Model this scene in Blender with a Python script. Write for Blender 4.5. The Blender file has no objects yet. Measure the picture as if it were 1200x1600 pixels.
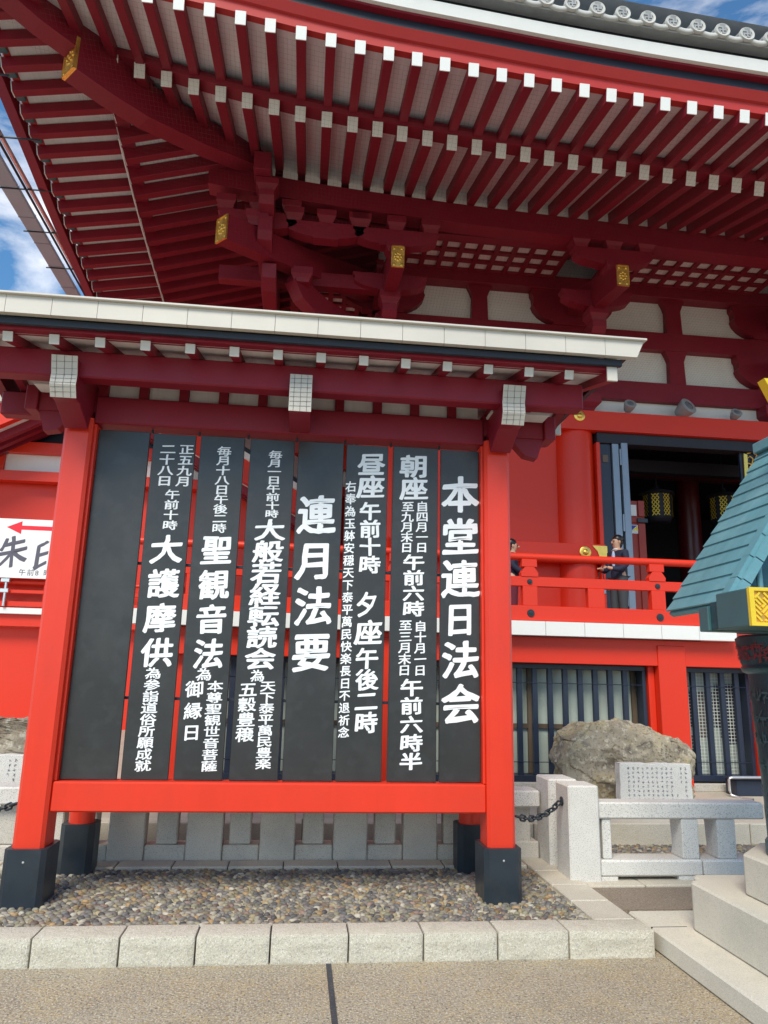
import bpy, bmesh, math, random
from math import sin, cos, pi, radians as R, sqrt, atan2, exp
from mathutils import Vector, Matrix, noise
S = bpy.context.scene
COL = S.collection
random.seed(7)

# ------------------------------------------------------------------ camera
cd = bpy.data.cameras.new('camera'); cam = bpy.data.objects.new('camera', cd); COL.objects.link(cam)
S.camera = cam
_f = 1142.5; _p = R(12.856); _r = R(1.311); _y = R(6.213)
fw = Vector((sin(_y)*cos(_p), cos(_y)*cos(_p), sin(_p)))
r0 = Vector((cos(_y), -sin(_y), 0)); u0 = r0.cross(fw)
rt = r0*cos(_r) + u0*sin(_r); up = -r0*sin(_r) + u0*cos(_r)
M = Matrix((( rt.x, up.x, -fw.x), (rt.y, up.y, -fw.y), (rt.z, up.z, -fw.z))).to_4x4()
M.translation = (0, 0, 1.6)
cam.matrix_world = M
cd.sensor_width = 36; cd.lens = _f/1600*36; cd.clip_end = 3000; cd.clip_start = .05

# ------------------------------------------------------------------ world, sun, exposure
SUN_EL, SUN_AZ = R(47), R(203)       # azimuth measured from +Y clockwise: the sun stands behind the camera
w = bpy.data.worlds.new('World'); S.world = w; w.use_nodes = True
nt = w.node_tree; nt.nodes.clear()
def N(t, ty, **k):
    n = t.nodes.new(ty)
    for a, b in k.items():
        if a == 'i':
            for s, v in b.items(): n.inputs[s].default_value = v
        else: setattr(n, a, b)
    return n
sky = N(nt, 'ShaderNodeTexSky', sky_type='NISHITA', sun_disc=False, sun_elevation=SUN_EL, sun_rotation=SUN_AZ, dust_density=.6, ozone_density=2.2, air_density=1.0)
tc = N(nt, 'ShaderNodeTexCoord')
mp = N(nt, 'ShaderNodeMapping'); mp.inputs['Scale'].default_value = (1.3, 1.3, 3.2); mp.inputs['Location'].default_value = (.75, .35, .1)
nz = N(nt, 'ShaderNodeTexNoise', i={'Scale': 1.7, 'Detail': 9, 'Roughness': .56, 'Distortion': .2})
rp = N(nt, 'ShaderNodeValToRGB'); rp.color_ramp.elements[0].position = .50; rp.color_ramp.elements[1].position = .70
mx = N(nt, 'ShaderNodeMixRGB'); mx.inputs[2].default_value = (19, 18, 16.6, 1)
tint = N(nt, 'ShaderNodeMixRGB', blend_type='MULTIPLY'); tint.inputs[0].default_value = 1; tint.inputs[2].default_value = (.88, 1.40, 1.62, 1)
bg = N(nt, 'ShaderNodeBackground', i={'Strength': .10}); wo = N(nt, 'ShaderNodeOutputWorld')
L = nt.links.new
L(tc.outputs['Generated'], mp.inputs[0]); L(mp.outputs[0], nz.inputs['Vector']); L(nz.outputs['Fac'], rp.inputs[0])
L(sky.outputs[0], tint.inputs[1]); L(tint.outputs[0], mx.inputs[1]); L(rp.outputs[0], mx.inputs[0]); L(mx.outputs[0], bg.inputs[0]); L(bg.outputs[0], wo.inputs[0])
sl = bpy.data.lights.new('sun', 'SUN'); so = bpy.data.objects.new('sun', sl); COL.objects.link(so)
sl.energy = 3.0; sl.angle = R(24); sl.color = (1, .92, .77)
sd = Vector((sin(SUN_AZ)*cos(SUN_EL), cos(SUN_AZ)*cos(SUN_EL), sin(SUN_EL)))
so.rotation_euler = sd.to_track_quat('Z', 'Y').to_euler()
S.view_settings.view_transform = 'Standard'; S.view_settings.look = 'None'; S.view_settings.gamma = 1
S.view_settings.use_curve_mapping = False; S.view_settings.exposure = .24

# ------------------------------------------------------------------ materials
MATS = {}
def mat(name, col, rough=.6, metal=0, var=.08, vs=3.0, bump=0, bs=60, spec=.5, fleck=None, coat=0, attr=None, grain=None, dirt=None):
    """col base colour; var/vs soft tonal variation; fleck=(scale, darkcol, amount) speckle; bump fine relief;
       grain=(axis scale xyz, strength) streaky variation; dirt=(colour, amount, scale) blotchy stain"""
    m = bpy.data.materials.new(name); m.use_nodes = True; t = m.node_tree
    b = t.nodes['Principled BSDF']; b.inputs['Roughness'].default_value = rough; b.inputs['Metallic'].default_value = metal
    b.inputs['Specular IOR Level'].default_value = spec
    if coat: b.inputs['Coat Weight'].default_value = coat; b.inputs['Coat Roughness'].default_value = .28
    tc = N(t, 'ShaderNodeTexCoord'); geo = N(t, 'ShaderNodeNewGeometry')
    pos = geo.outputs['Position']
    n1 = N(t, 'ShaderNodeTexNoise', i={'Scale': vs, 'Detail': 5, 'Roughness': .6}); t.links.new(pos, n1.inputs['Vector'])
    if attr:
        a = N(t, 'ShaderNodeVertexColor', layer_name=attr); c0 = a.outputs[0]
    else:
        rgb = N(t, 'ShaderNodeRGB'); rgb.outputs[0].default_value = (*col, 1); c0 = rgb.outputs[0]
    mr = N(t, 'ShaderNodeMapRange', i={'From Min': .3, 'From Max': .7, 'To Min': 1-var, 'To Max': 1+var}); t.links.new(n1.outputs['Fac'], mr.inputs[0])
    mul = N(t, 'ShaderNodeVectorMath', operation='SCALE'); t.links.new(c0, mul.inputs[0]); t.links.new(mr.outputs[0], mul.inputs['Scale'])
    cur = mul.outputs[0]
    if grain:
        mg = N(t, 'ShaderNodeMapping'); mg.inputs['Scale'].default_value = grain[0]; t.links.new(pos, mg.inputs[0])
        ng = N(t, 'ShaderNodeTexNoise', i={'Scale': 1, 'Detail': 4}); t.links.new(mg.outputs[0], ng.inputs['Vector'])
        m2 = N(t, 'ShaderNodeMapRange', i={'From Min': .3, 'From Max': .7, 'To Min': 1-grain[1], 'To Max': 1+grain[1]}); t.links.new(ng.outputs['Fac'], m2.inputs[0])
        s2 = N(t, 'ShaderNodeVectorMath', operation='SCALE'); t.links.new(cur, s2.inputs[0]); t.links.new(m2.outputs[0], s2.inputs['Scale']); cur = s2.outputs[0]
    for dirt in ([] if not dirt else dirt if isinstance(dirt, list) else [dirt]):
        nd = N(t, 'ShaderNodeTexNoise', i={'Scale': dirt[2], 'Detail': 8, 'Roughness': .7}); t.links.new(pos, nd.inputs['Vector'])
        rd = N(t, 'ShaderNodeMapRange', i={'From Min': .48, 'From Max': .68, 'To Min': 0, 'To Max': dirt[1]}); t.links.new(nd.outputs['Fac'], rd.inputs[0])
        mm = N(t, 'ShaderNodeMixRGB'); mm.inputs[2].default_value = (*dirt[0], 1); t.links.new(rd.outputs[0], mm.inputs[0]); t.links.new(cur, mm.inputs[1]); cur = mm.outputs[0]
    if fleck:
        for k, (fs, fc, fa) in enumerate(fleck):
            nf = N(t, 'ShaderNodeTexNoise', i={'Scale': fs, 'Detail': 2, 'Roughness': .5}); 
            vo = N(t, 'ShaderNodeVectorMath', operation='ADD'); vo.inputs[1].default_value = (k*7.3, k*3.1, k*5.7); t.links.new(pos, vo.inputs[0]); t.links.new(vo.outputs[0], nf.inputs['Vector'])
            rf = N(t, 'ShaderNodeMapRange', i={'From Min': .56, 'From Max': .64, 'To Min': 0, 'To Max': fa}); t.links.new(nf.outputs['Fac'], rf.inputs[0])
            mm = N(t, 'ShaderNodeMixRGB'); mm.inputs[2].default_value = (*fc, 1); t.links.new(rf.outputs[0], mm.inputs[0]); t.links.new(cur, mm.inputs[1]); cur = mm.outputs[0]
    t.links.new(cur, b.inputs['Base Color'])
    rr = N(t, 'ShaderNodeMapRange', i={'From Min': .3, 'From Max': .7, 'To Min': max(0, rough-.07), 'To Max': min(1, rough+.07)}); t.links.new(n1.outputs['Fac'], rr.inputs[0]); t.links.new(rr.outputs[0], b.inputs['Roughness'])
    if bump:
        nb = N(t, 'ShaderNodeTexNoise', i={'Scale': bs, 'Detail': 4}); t.links.new(pos, nb.inputs['Vector'])
        bb = N(t, 'ShaderNodeBump', i={'Strength': bump, 'Distance': .01}); t.links.new(nb.outputs['Fac'], bb.inputs['Height']); t.links.new(bb.outputs[0], b.inputs['Normal'])
    MATS[name] = m
    return m
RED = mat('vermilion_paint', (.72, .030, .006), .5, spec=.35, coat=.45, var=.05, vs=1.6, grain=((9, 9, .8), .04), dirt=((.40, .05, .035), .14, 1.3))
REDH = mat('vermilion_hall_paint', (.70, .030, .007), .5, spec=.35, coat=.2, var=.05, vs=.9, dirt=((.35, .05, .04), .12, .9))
EAVER = mat('dull_vermilion_eave', (.46, .034, .032), .55, spec=.3, var=.08, vs=1.5, dirt=((.30, .04, .04), .3, 1.5))  # eave beam red, duller than the hall paint
RED_SHADE = mat('shaded_vermilion_paint', (.225, .010, .025), .5, spec=.35, var=.07, vs=1.2, dirt=((.22, .03, .035), .2, 1.5), grain=((6, 1, 6), .05))  # the vermilion again, darkened: shade under the roofs put into the colour
DOORRED = mat('brick_red_paint', (.33, .035, .02), .5, var=.05)
WHITE = mat('white_paint', (.80, .79, .76), .55, var=.04, dirt=((.55, .53, .49), .2, 3))
WHITE2 = mat('white_sheet', (.58, .535, .47), .5, var=.08, vs=1.1, grain=((3, 3, 3), .03), dirt=((.60, .57, .50), .25, 2))
PLAS = mat('cream_plaster', (.76, .73, .70), .8, var=.05, vs=.8, dirt=((.45, .42, .40), .25, 1.2), bump=.1)
SOFF = mat('soffit_white', (.74, .73, .74), .7, var=.06, vs=2, grain=((30, 1.2, 1.2), .05), dirt=((.55, .53, .54), .3, 1.6))
BOARD = mat('black_lacquer_board', (.022, .021, .021), .42, var=.15, vs=3, spec=.5, coat=.2, grain=((1.5, 1.5, 26), .05), dirt=((.05, .05, .048), .4, 2.6), fleck=[(9, (.04, .043, .045), .3)])
LET = mat('white_lettering', (.88, .89, .90), .5, var=.02)
BLK = mat('black_painted_steel', (.018, .026, .036), .38, var=.15, vs=6, dirt=((.05, .055, .05), .3, 5))
BLACK = mat('black_parts_and_shadow', (.012, .016, .028), .5)  # near-black of rods, bolts and trim, also of the tile-shadow strip
NAVY = mat('navy_steel', (.018, .026, .05), .42, var=.1)
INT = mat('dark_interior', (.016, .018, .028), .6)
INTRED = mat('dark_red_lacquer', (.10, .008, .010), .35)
GOLD = mat('gilded_metal', (.92, .58, .13), .34, metal=.85, var=.12, vs=12, bump=.25, bs=40)
YELL = mat('gold_fretwork', (.90, .62, .04), .38, metal=.35, var=.06)
GOLDD = mat('old_gold', (.62, .36, .07), .45, metal=.6, var=.2, vs=10)
GRAN = mat('light_granite', (.68, .655, .61), .72, var=.06, vs=2, fleck=[(150, (.20, .21, .23), .7), (230, (.85, .85, .84), .6)], bump=.12, bs=120, dirt=((.40, .38, .33), .28, 1.6))
GRAN2 = mat('grey_granite', (.58, .53, .46), .78, var=.07, vs=2, fleck=[(140, (.15, .15, .16), .6), (210, (.66, .66, .64), .5)], bump=.15, bs=120, dirt=((.27, .25, .21), .35, 1.8))
KERB = mat('beige_granite', (.53, .475, .385), .82, var=.07, vs=2.5, fleck=[(120, (.28, .26, .23), .55), (200, (.80, .77, .70), .6)], bump=.35, bs=90, dirt=((.40, .34, .24), .35, 2.2))
KERBR = mat('hewn_granite', (.55, .50, .40), .88, var=.14, vs=6, fleck=[(110, (.26, .25, .23), .6), (180, (.82, .80, .73), .6)], bump=.6, bs=55, dirt=((.30, .26, .18), .6, 6))
STEP = mat('lantern_step_granite', (.62, .57, .47), .78, var=.08, vs=1.6, fleck=[(130, (.36, .34, .30), .45), (220, (.82, .79, .72), .5)], bump=.2, bs=90, dirt=((.38, .39, .32), .4, 1.9))
ROAD = mat('exposed_aggregate', (.345, .285, .21), .9, var=.10, vs=1.2, fleck=[(62, (.12, .095, .07), .85), (80, (.56, .49, .36), .8), (52, (.44, .31, .13), .55), (100, (.68, .62, .50), .6)], bump=1, bs=60, dirt=[((.21, .155, .10), .55, .9), ((.46, .33, .14), .35, 3.1), ((.20, .16, .12), .4, 7)])
ROAD2 = mat('brown_paving', (.235, .185, .14), .92, var=.10, vs=1.5, fleck=[(75, (.12, .09, .07), .7), (105, (.38, .32, .25), .6)], bump=.8, bs=80)
PLATM = mat('platform_paving', (.47, .42, .34), .85, var=.08, vs=1.4, fleck=[(90, (.30, .27, .22), .6)], bump=.3, bs=70, dirt=((.33, .27, .2), .3, 1))
MORT = mat('cobble_mortar', (.50, .45, .31), .95, var=.12, vs=4, bump=.5, bs=90, fleck=[(100, (.2, .18, .14), .5)])
PEB = mat('pebbles', (1, 1, 1), .62, var=.16, vs=45, attr='Col', bump=.15, bs=150)
ROCK = mat('tan_boulder', (.36, .305, .225), .9, var=.25, vs=2.2, bump=1, bs=18, dirt=((.56, .45, .18), .75, 1.8), fleck=[(5, (.17, .145, .12), .75), (16, (.60, .54, .42), .6), (45, (.12, .10, .08), .6)])
ROCK2 = mat('grey_boulder', (.30, .26, .20), .88, var=.2, vs=3, bump=1, bs=26, dirt=((.16, .08, .05), .8, 2.5), fleck=[(12, (.50, .47, .40), .7), (60, (.12, .10, .08), .5)])
COPR = mat('verdigris_copper', (.13, .30, .345), .5, metal=.15, var=.10, vs=2, grain=((1, 14, 2), .08), dirt=((.24, .43, .47), .5, 2.3), fleck=[(30, (.13, .27, .31), .35)], bump=.15, bs=30)
BRONZ = mat('dark_bronze', (.030, .085, .105), .40, metal=.55, var=.18, vs=5, dirt=((.09, .20, .21), .55, 3), bump=.3, bs=24)
BRONR = mat('red_bronze_lettering', (.22, .02, .03), .5)
TEALD = mat('dark_teal_paint', (.045, .115, .125), .45, var=.12)
TILE = mat('grey_roof_tile', (.33, .335, .34), .6, var=.12, vs=4, dirt=((.22, .22, .22), .4, 5), bump=.2)
TILEL = mat('pale_tile_edge', (.50, .49, .46), .6, var=.1, vs=5)
MAUVE = mat('mauve_roof_shingle', (.26, .18, .17), .7, var=.15, vs=4)
GUT = mat('grey_metal_gutter', (.34, .38, .46), .55, metal=0, var=.08)
STEELG = mat('grey_steel', (.25, .30, .36), .4, metal=.4, var=.1, dirt=((.15, .18, .22), .3, 3))
ALU = mat('aluminium_tube', (.70, .70, .70), .3, metal=.8)
FROST = mat('frosted_glass', (.50, .56, .49), .25, var=.10, vs=1.3, spec=.6, grain=((8, 8, .4), .08))
WIREW = mat('white_lattice', (.62, .65, .62), .5)
BRWN = mat('brown_sash', (.13, .09, .06), .5, grain=((20, 20, 1), .15))
SKIN = mat('skin', (.60, .34, .22), .55)
HAIR = mat('black_hair', (.012, .010, .010), .4)
SUIT = mat('navy_jacket', (.016, .020, .045), .75)
TROU = mat('charcoal_trousers', (.045, .055, .06), .8)
MARO = mat('maroon_cloth', (.12, .012, .025), .8)
BLUW = mat('pale_blue_cloth', (.45, .52, .68), .8)
SIGNW = mat('white_sign_face', (.86, .86, .85), .4, var=.01)
SRED = mat('sign_red', (.80, .01, .03), .5, var=.01)
INK = mat('ink_grey', (.10, .095, .13), .6, var=.01)
SBLU = mat('sticker_blue', (.03, .05, .35), .5); SYEL = mat('sticker_yellow', (.85, .68, .03), .5)
GLASS = mat('lamp_glass', (.16, .17, .18), .3, spec=.6)
SEAM = mat('dark_joint_filler', (.045, .045, .05), .85, fleck=[(90, (.13, .12, .11), .5)])
NETM = mat('fine_black_netting', (.03, .03, .035), .6)
LAMPG = mat('lamp_grille', (.30, .31, .32), .5)

# ------------------------------------------------------------------ objects
WM = {}            # world matrix of every object built
def _link(name, data, mw, parent=None):
    o = bpy.data.objects.new(name, data); COL.objects.link(o)
    WM[o.name] = mw
    if parent is not None:
        o.parent = parent; o.matrix_parent_inverse = Matrix.Identity(4)
        o.matrix_local = WM[parent.name].inverted() @ mw
    else: o.matrix_world = mw
    return o
T = Matrix.Translation
def thing(name, label, cat, loc, group=None, rotz=0):
    o = _link(name, None, T(loc) @ Matrix.Rotation(rotz, 4, 'Z')); o.empty_display_size = .2
    return tag(o, label, cat, group)
def tag(o, label, cat, group=None):
    o['label'] = label; o['category'] = cat
    if group: o['group'] = group
    return o
def struct(name, label=None, loc=(0, 0, 0)):
    o = _link(name, None, T(loc)); o['kind'] = 'structure'
    if label: o['label'] = label
    return o
def bm_mesh(bm, m, smooth=False, name='m'):
    me = bpy.data.meshes.new(name); bm.to_mesh(me); bm.free()
    for x in (m if isinstance(m, (list, tuple)) else [m]): me.materials.append(x)
    if smooth:
        for p in me.polygons: p.use_smooth = True
    return me
CACHE = {}
def box_me(dx, dy, dz, m, bev=0.006, taper=None):
    k = (round(dx, 4), round(dy, 4), round(dz, 4), m.name, bev, taper)
    if k in CACHE: return CACHE[k]
    bm = bmesh.new()
    bmesh.ops.create_cube(bm, size=1)
    for v in bm.verts:
        v.co.x *= dx; v.co.y *= dy; v.co.z *= dz
        if taper and v.co.z > 0: v.co.x *= taper[0]; v.co.y *= taper[1]
    if bev: bmesh.ops.bevel(bm, geom=bm.edges[:], offset=min(bev, .3*min(dx, dy, dz)), segments=1, affect='EDGES', profile=.5)
    me = bm_mesh(bm, m); CACHE[k] = me
    return me
def bx(name, parent, x0, x1, y0, y1, z0, z1, m, bev=.006, taper=None, rot=None):
    """axis-aligned box between world bounds; rot = extra rotation matrix about its centre"""
    c = Vector(((x0+x1)/2, (y0+y1)/2, (z0+z1)/2))
    mw = T(c)
    if rot is not None: mw = mw @ rot
    return _link(name, box_me(abs(x1-x0), abs(y1-y0), abs(z1-z0), m, bev, taper), mw, parent)
def beam(name, parent, a, b, wd, ht, m, bev=.008, upv=(0, 0, 1)):
    """box from point a to b (centre line)"""
    a, b = Vector(a), Vector(b); d = b-a; Ln = d.length; y = d.normalized(); x = y.cross(Vector(upv)).normalized(); z = x.cross(y)
    mw = Matrix((( x.x, y.x, z.x), (x.y, y.y, z.y), (x.z, y.z, z.z))).to_4x4(); mw.translation = (a+b)/2
    return _link(name, box_me(wd, round(Ln, 3), ht, m, bev), mw, parent)
def prism(name, parent, pts, axis, a0, a1, m, bev=0, smooth=False):
    """extrude a 2-D outline: axis 'y' -> pts are (x,z); 'x' -> (y,z); 'z' -> (x,y). World coordinates."""
    bm = bmesh.new()
    def P(p, a): return {'y': (p[0], a, p[1]), 'x': (a, p[0], p[1]), 'z': (p[0], p[1], a)}[axis]
    cx = sum(p[0] for p in pts)/len(pts); cy = sum(p[1] for p in pts)/len(pts); ca = (a0+a1)/2
    A = [bm.verts.new(P((p[0]-cx, p[1]-cy), a0-ca)) for p in pts]; B = [bm.verts.new(P((p[0]-cx, p[1]-cy), a1-ca)) for p in pts]
    bm.faces.new(A); bm.faces.new(B[::-1]); n = len(pts)
    for i in range(n): bm.faces.new((A[i], B[i], B[(i+1) % n], A[(i+1) % n]))
    bmesh.ops.recalc_face_normals(bm, faces=bm.faces)
    if bev: bmesh.ops.bevel(bm, geom=bm.edges[:], offset=bev, segments=1, affect='EDGES')
    me = bm_mesh(bm, m, smooth)
    return _link(name, me, T(P((cx, cy), ca)), parent)
def lathe(name, parent, prof, loc, m, seg=40, smooth=True, rot=None, arc=None):
    k = ('lathe', tuple(prof), m.name, seg)
    if k not in CACHE:
        bm = bmesh.new(); rings = []
        for r, z in prof: rings.append([bm.verts.new((r*cos(2*pi*i/seg), r*sin(2*pi*i/seg), z)) for i in range(seg)])
        for a, b in zip(rings, rings[1:]):
            for i in range(seg): bm.faces.new((a[i], a[(i+1) % seg], b[(i+1) % seg], b[i]))
        if prof[0][0] > 0: bm.faces.new(rings[0][::-1])
        if prof[-1][0] > 0: bm.faces.new(rings[-1])
        me = bm_mesh(bm, m, smooth)
        if smooth:
            for p in me.polygons:
                if abs(p.normal.z) > .95 or len(p.vertices) > 4: p.use_smooth = False
            me.set_sharp_from_angle(angle=R(40))
        CACHE[k] = me
    mw = T(loc)
    if rot is not None: mw = mw @ rot
    return _link(name, CACHE[k], mw, parent)
def cyl(name, parent, a, b, r, m, seg=16, r2=None):
    a, b = Vector(a), Vector(b); d = b-a
    q = d.to_track_quat('Z', 'Y').to_matrix().to_4x4(); q.translation = a
    Ln = round(d.length, 4); k = ('cyl', Ln, r, r2, m.name, seg)
    if k not in CACHE:
        bm = bmesh.new(); bmesh.ops.create_cone(bm, cap_ends=True, segments=seg, radius1=r, radius2=r if r2 is None else r2, depth=Ln)
        bmesh.ops.translate(bm, verts=bm.verts, vec=(0, 0, Ln/2))
        me = bm_mesh(bm, m, True); me.set_sharp_from_angle(angle=R(40)); CACHE[k] = me
    return _link(name, CACHE[k], q, parent)
def raw(name, parent, verts, faces, m, smooth=False, origin=None, mi=None, cols=None):
    o = Vector(origin) if origin else sum((Vector(v) for v in verts), Vector())/len(verts)
    me = bpy.data.meshes.new(name); me.from_pydata([tuple(Vector(v)-o) for v in verts], [], faces)
    for x in (m if isinstance(m, (list, tuple)) else [m]): me.materials.append(x)
    if mi:
        for p, i in zip(me.polygons, mi): p.material_index = i
    if smooth:
        for p in me.polygons: p.use_smooth = True
    if cols:
        ca = me.color_attributes.new('Col', 'FLOAT_COLOR', 'POINT')
        for i, c in enumerate(cols): ca.data[i].color = (*c, 1)
    return _link(name, me, T(o), parent)
def tube_me(pts, r, m, seg=8, closed=False):
    bm = bmesh.new(); rings = []; n = len(pts); pts = [Vector(p) for p in pts]
    for i, p in enumerate(pts):
        a = pts[(i-1) % n] if (closed or i) else p; b = pts[(i+1) % n] if (closed or i < n-1) else p
        t = (b-a).normalized(); s = t.cross(Vector((.13, .3, .94))).normalized(); u = s.cross(t)
        rings.append([bm.verts.new(p + (s*cos(2*pi*j/seg) + u*sin(2*pi*j/seg))*r) for j in range(seg)])
    for i in range(n if closed else n-1):
        a, b = rings[i], rings[(i+1) % n]
        for j in range(seg): bm.faces.new((a[j], a[(j+1) % seg], b[(j+1) % seg], b[j]))
    bmesh.ops.recalc_face_normals(bm, faces=bm.faces)
    return bm_mesh(bm, m, True)
def tube(name, parent, pts, r, m, seg=8):
    o = Vector(pts[0]); return _link(name, tube_me([Vector(p)-o for p in pts], r, m, seg), T(o), parent)
def copy_tree(src, mw_new, label=None, group=None):
    """copy a thing with its parts and sub-parts; every copy is an object of its own"""
    o = src.copy(); COL.objects.link(o); o.matrix_world = mw_new; WM[o.name] = mw_new
    if label: o['label'] = label
    if group: o['group'] = group
    def rec(s, d):
        for ch in s.children:
            c = ch.copy(); COL.objects.link(c); c.parent = d; c.matrix_parent_inverse = Matrix.Identity(4); c.matrix_local = ch.matrix_local.copy()
            WM[c.name] = WM[d.name] @ ch.matrix_local; rec(ch, c)
    rec(src, o)
    return o
def lerp(tab, x):
    if x <= tab[0][0]:
        (a, b), (c, d) = tab[0], tab[1]; return b + (d-b)/(c-a)*(x-a)
    for (a, b), (c, d) in zip(tab, tab[1:]):
        if x <= c: return b + (d-b)*(x-a)/(c-a)
    (a, b), (c, d) = tab[-2], tab[-1]; return d + (d-b)/(c-a)*(x-c)*exp(-(x-c)/6)
# glyphs --------------------------------------------------------------
_G = {}
def glyph(ch, off=.0):
    if (ch, off) in _G: return _G[(ch, off)]
    c = bpy.data.curves.new('glyph', 'FONT'); c.body = ch; c.size = 1; c.offset = off; c.resolution_u = 3
    o = bpy.data.objects.new('glyph', c); COL.objects.link(o)
    dg = bpy.context.evaluated_depsgraph_get(); me = bpy.data.meshes.new_from_object(o.evaluated_get(dg))
    vs = [(v.co.x, v.co.y) for v in me.vertices]; fs = [tuple(p.vertices) for p in me.polygons]
    bpy.data.objects.remove(o); bpy.data.curves.remove(c); bpy.data.meshes.remove(me)
    _G[(ch, off)] = (vs, fs); return vs, fs
def lettering(name, parent, items, y, m, bold=.034, rise=.07, off=.0, latin=False):
    """items (char, cx, cz, w, h) on the vertical plane Y=y facing the viewer; a broad nib: shifted copies of the glyph, each .1 mm in front of the last"""
    V, F = [], []
    for ch, cx, cz, wd, ht in items:
        vs, fs = glyph(ch, off)
        k = 0
        rnd = random.Random(ord(ch)+int(cx*100))
        tw = rnd.uniform(-.02, .02)
        for sx, sy in ([(0, 0), (1, .30), (-1, -.30), (.75, .75), (-.75, -.75), (.1, .8), (-.1, -.8), (.6, -.55), (-.6, .55)] if bold else [(0, 0)]):
            b = len(V)
            for x, yy in vs:
                X = (x-.5)/.96; Y = (yy-.385)/.96
                jx = noise.noise(Vector((X*7+cx*9, Y*7, ord(ch)*.37))); jy = noise.noise(Vector((X*7, Y*7+cz*9, ord(ch)*.71+5)))
                X += jx*.030; Y += jy*.030
                # brush feeling: strokes rise to the right and the body bows a little
                Y2 = Y + rise*X + .03*(X*X-.1); X2 = X*(1-.05*Y) + tw*Y
                bw = bold*(1 if wd > .13 else .72); V.append((cx + (X2+sx*bw)*wd, y - k*.00012, cz + (Y2+sy*bw)*ht))
            F += [tuple(i+b for i in f) for f in fs]; k += 1
    return raw(name, parent, V, F, m)
def strokes(name, parent, items, y, m, seed=1):
    """weathered characters that can no longer be read: a few short strokes per place (x,z,size)"""
    rnd = random.Random(seed); V, F = [], []
    for cx, cz, s in items:
        for k in range(rnd.randint(4, 6)):
            ang = rnd.choice([0.08, 0.08, pi/2, pi/2, .9, 2.3]); ln = s*rnd.uniform(.35, .85)/2; th = s*.055
            px = cx + rnd.uniform(-.25, .25)*s; pz = cz + rnd.uniform(-.32, .32)*s
            dx, dz = cos(ang), sin(ang); b = len(V); yy = y - k*.0001
            for a, c in ((-1, -1), (1, -.5), (1, .5), (-1, 1)):
                V.append((px + dx*ln*a - dz*th*c, yy, pz + dz*ln*a + dx*th*c))
            F.append((b, b+1, b+2, b+3))
    o = raw(name, parent, V, F, m); o['kind'] = 'stuff'; return o

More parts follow.
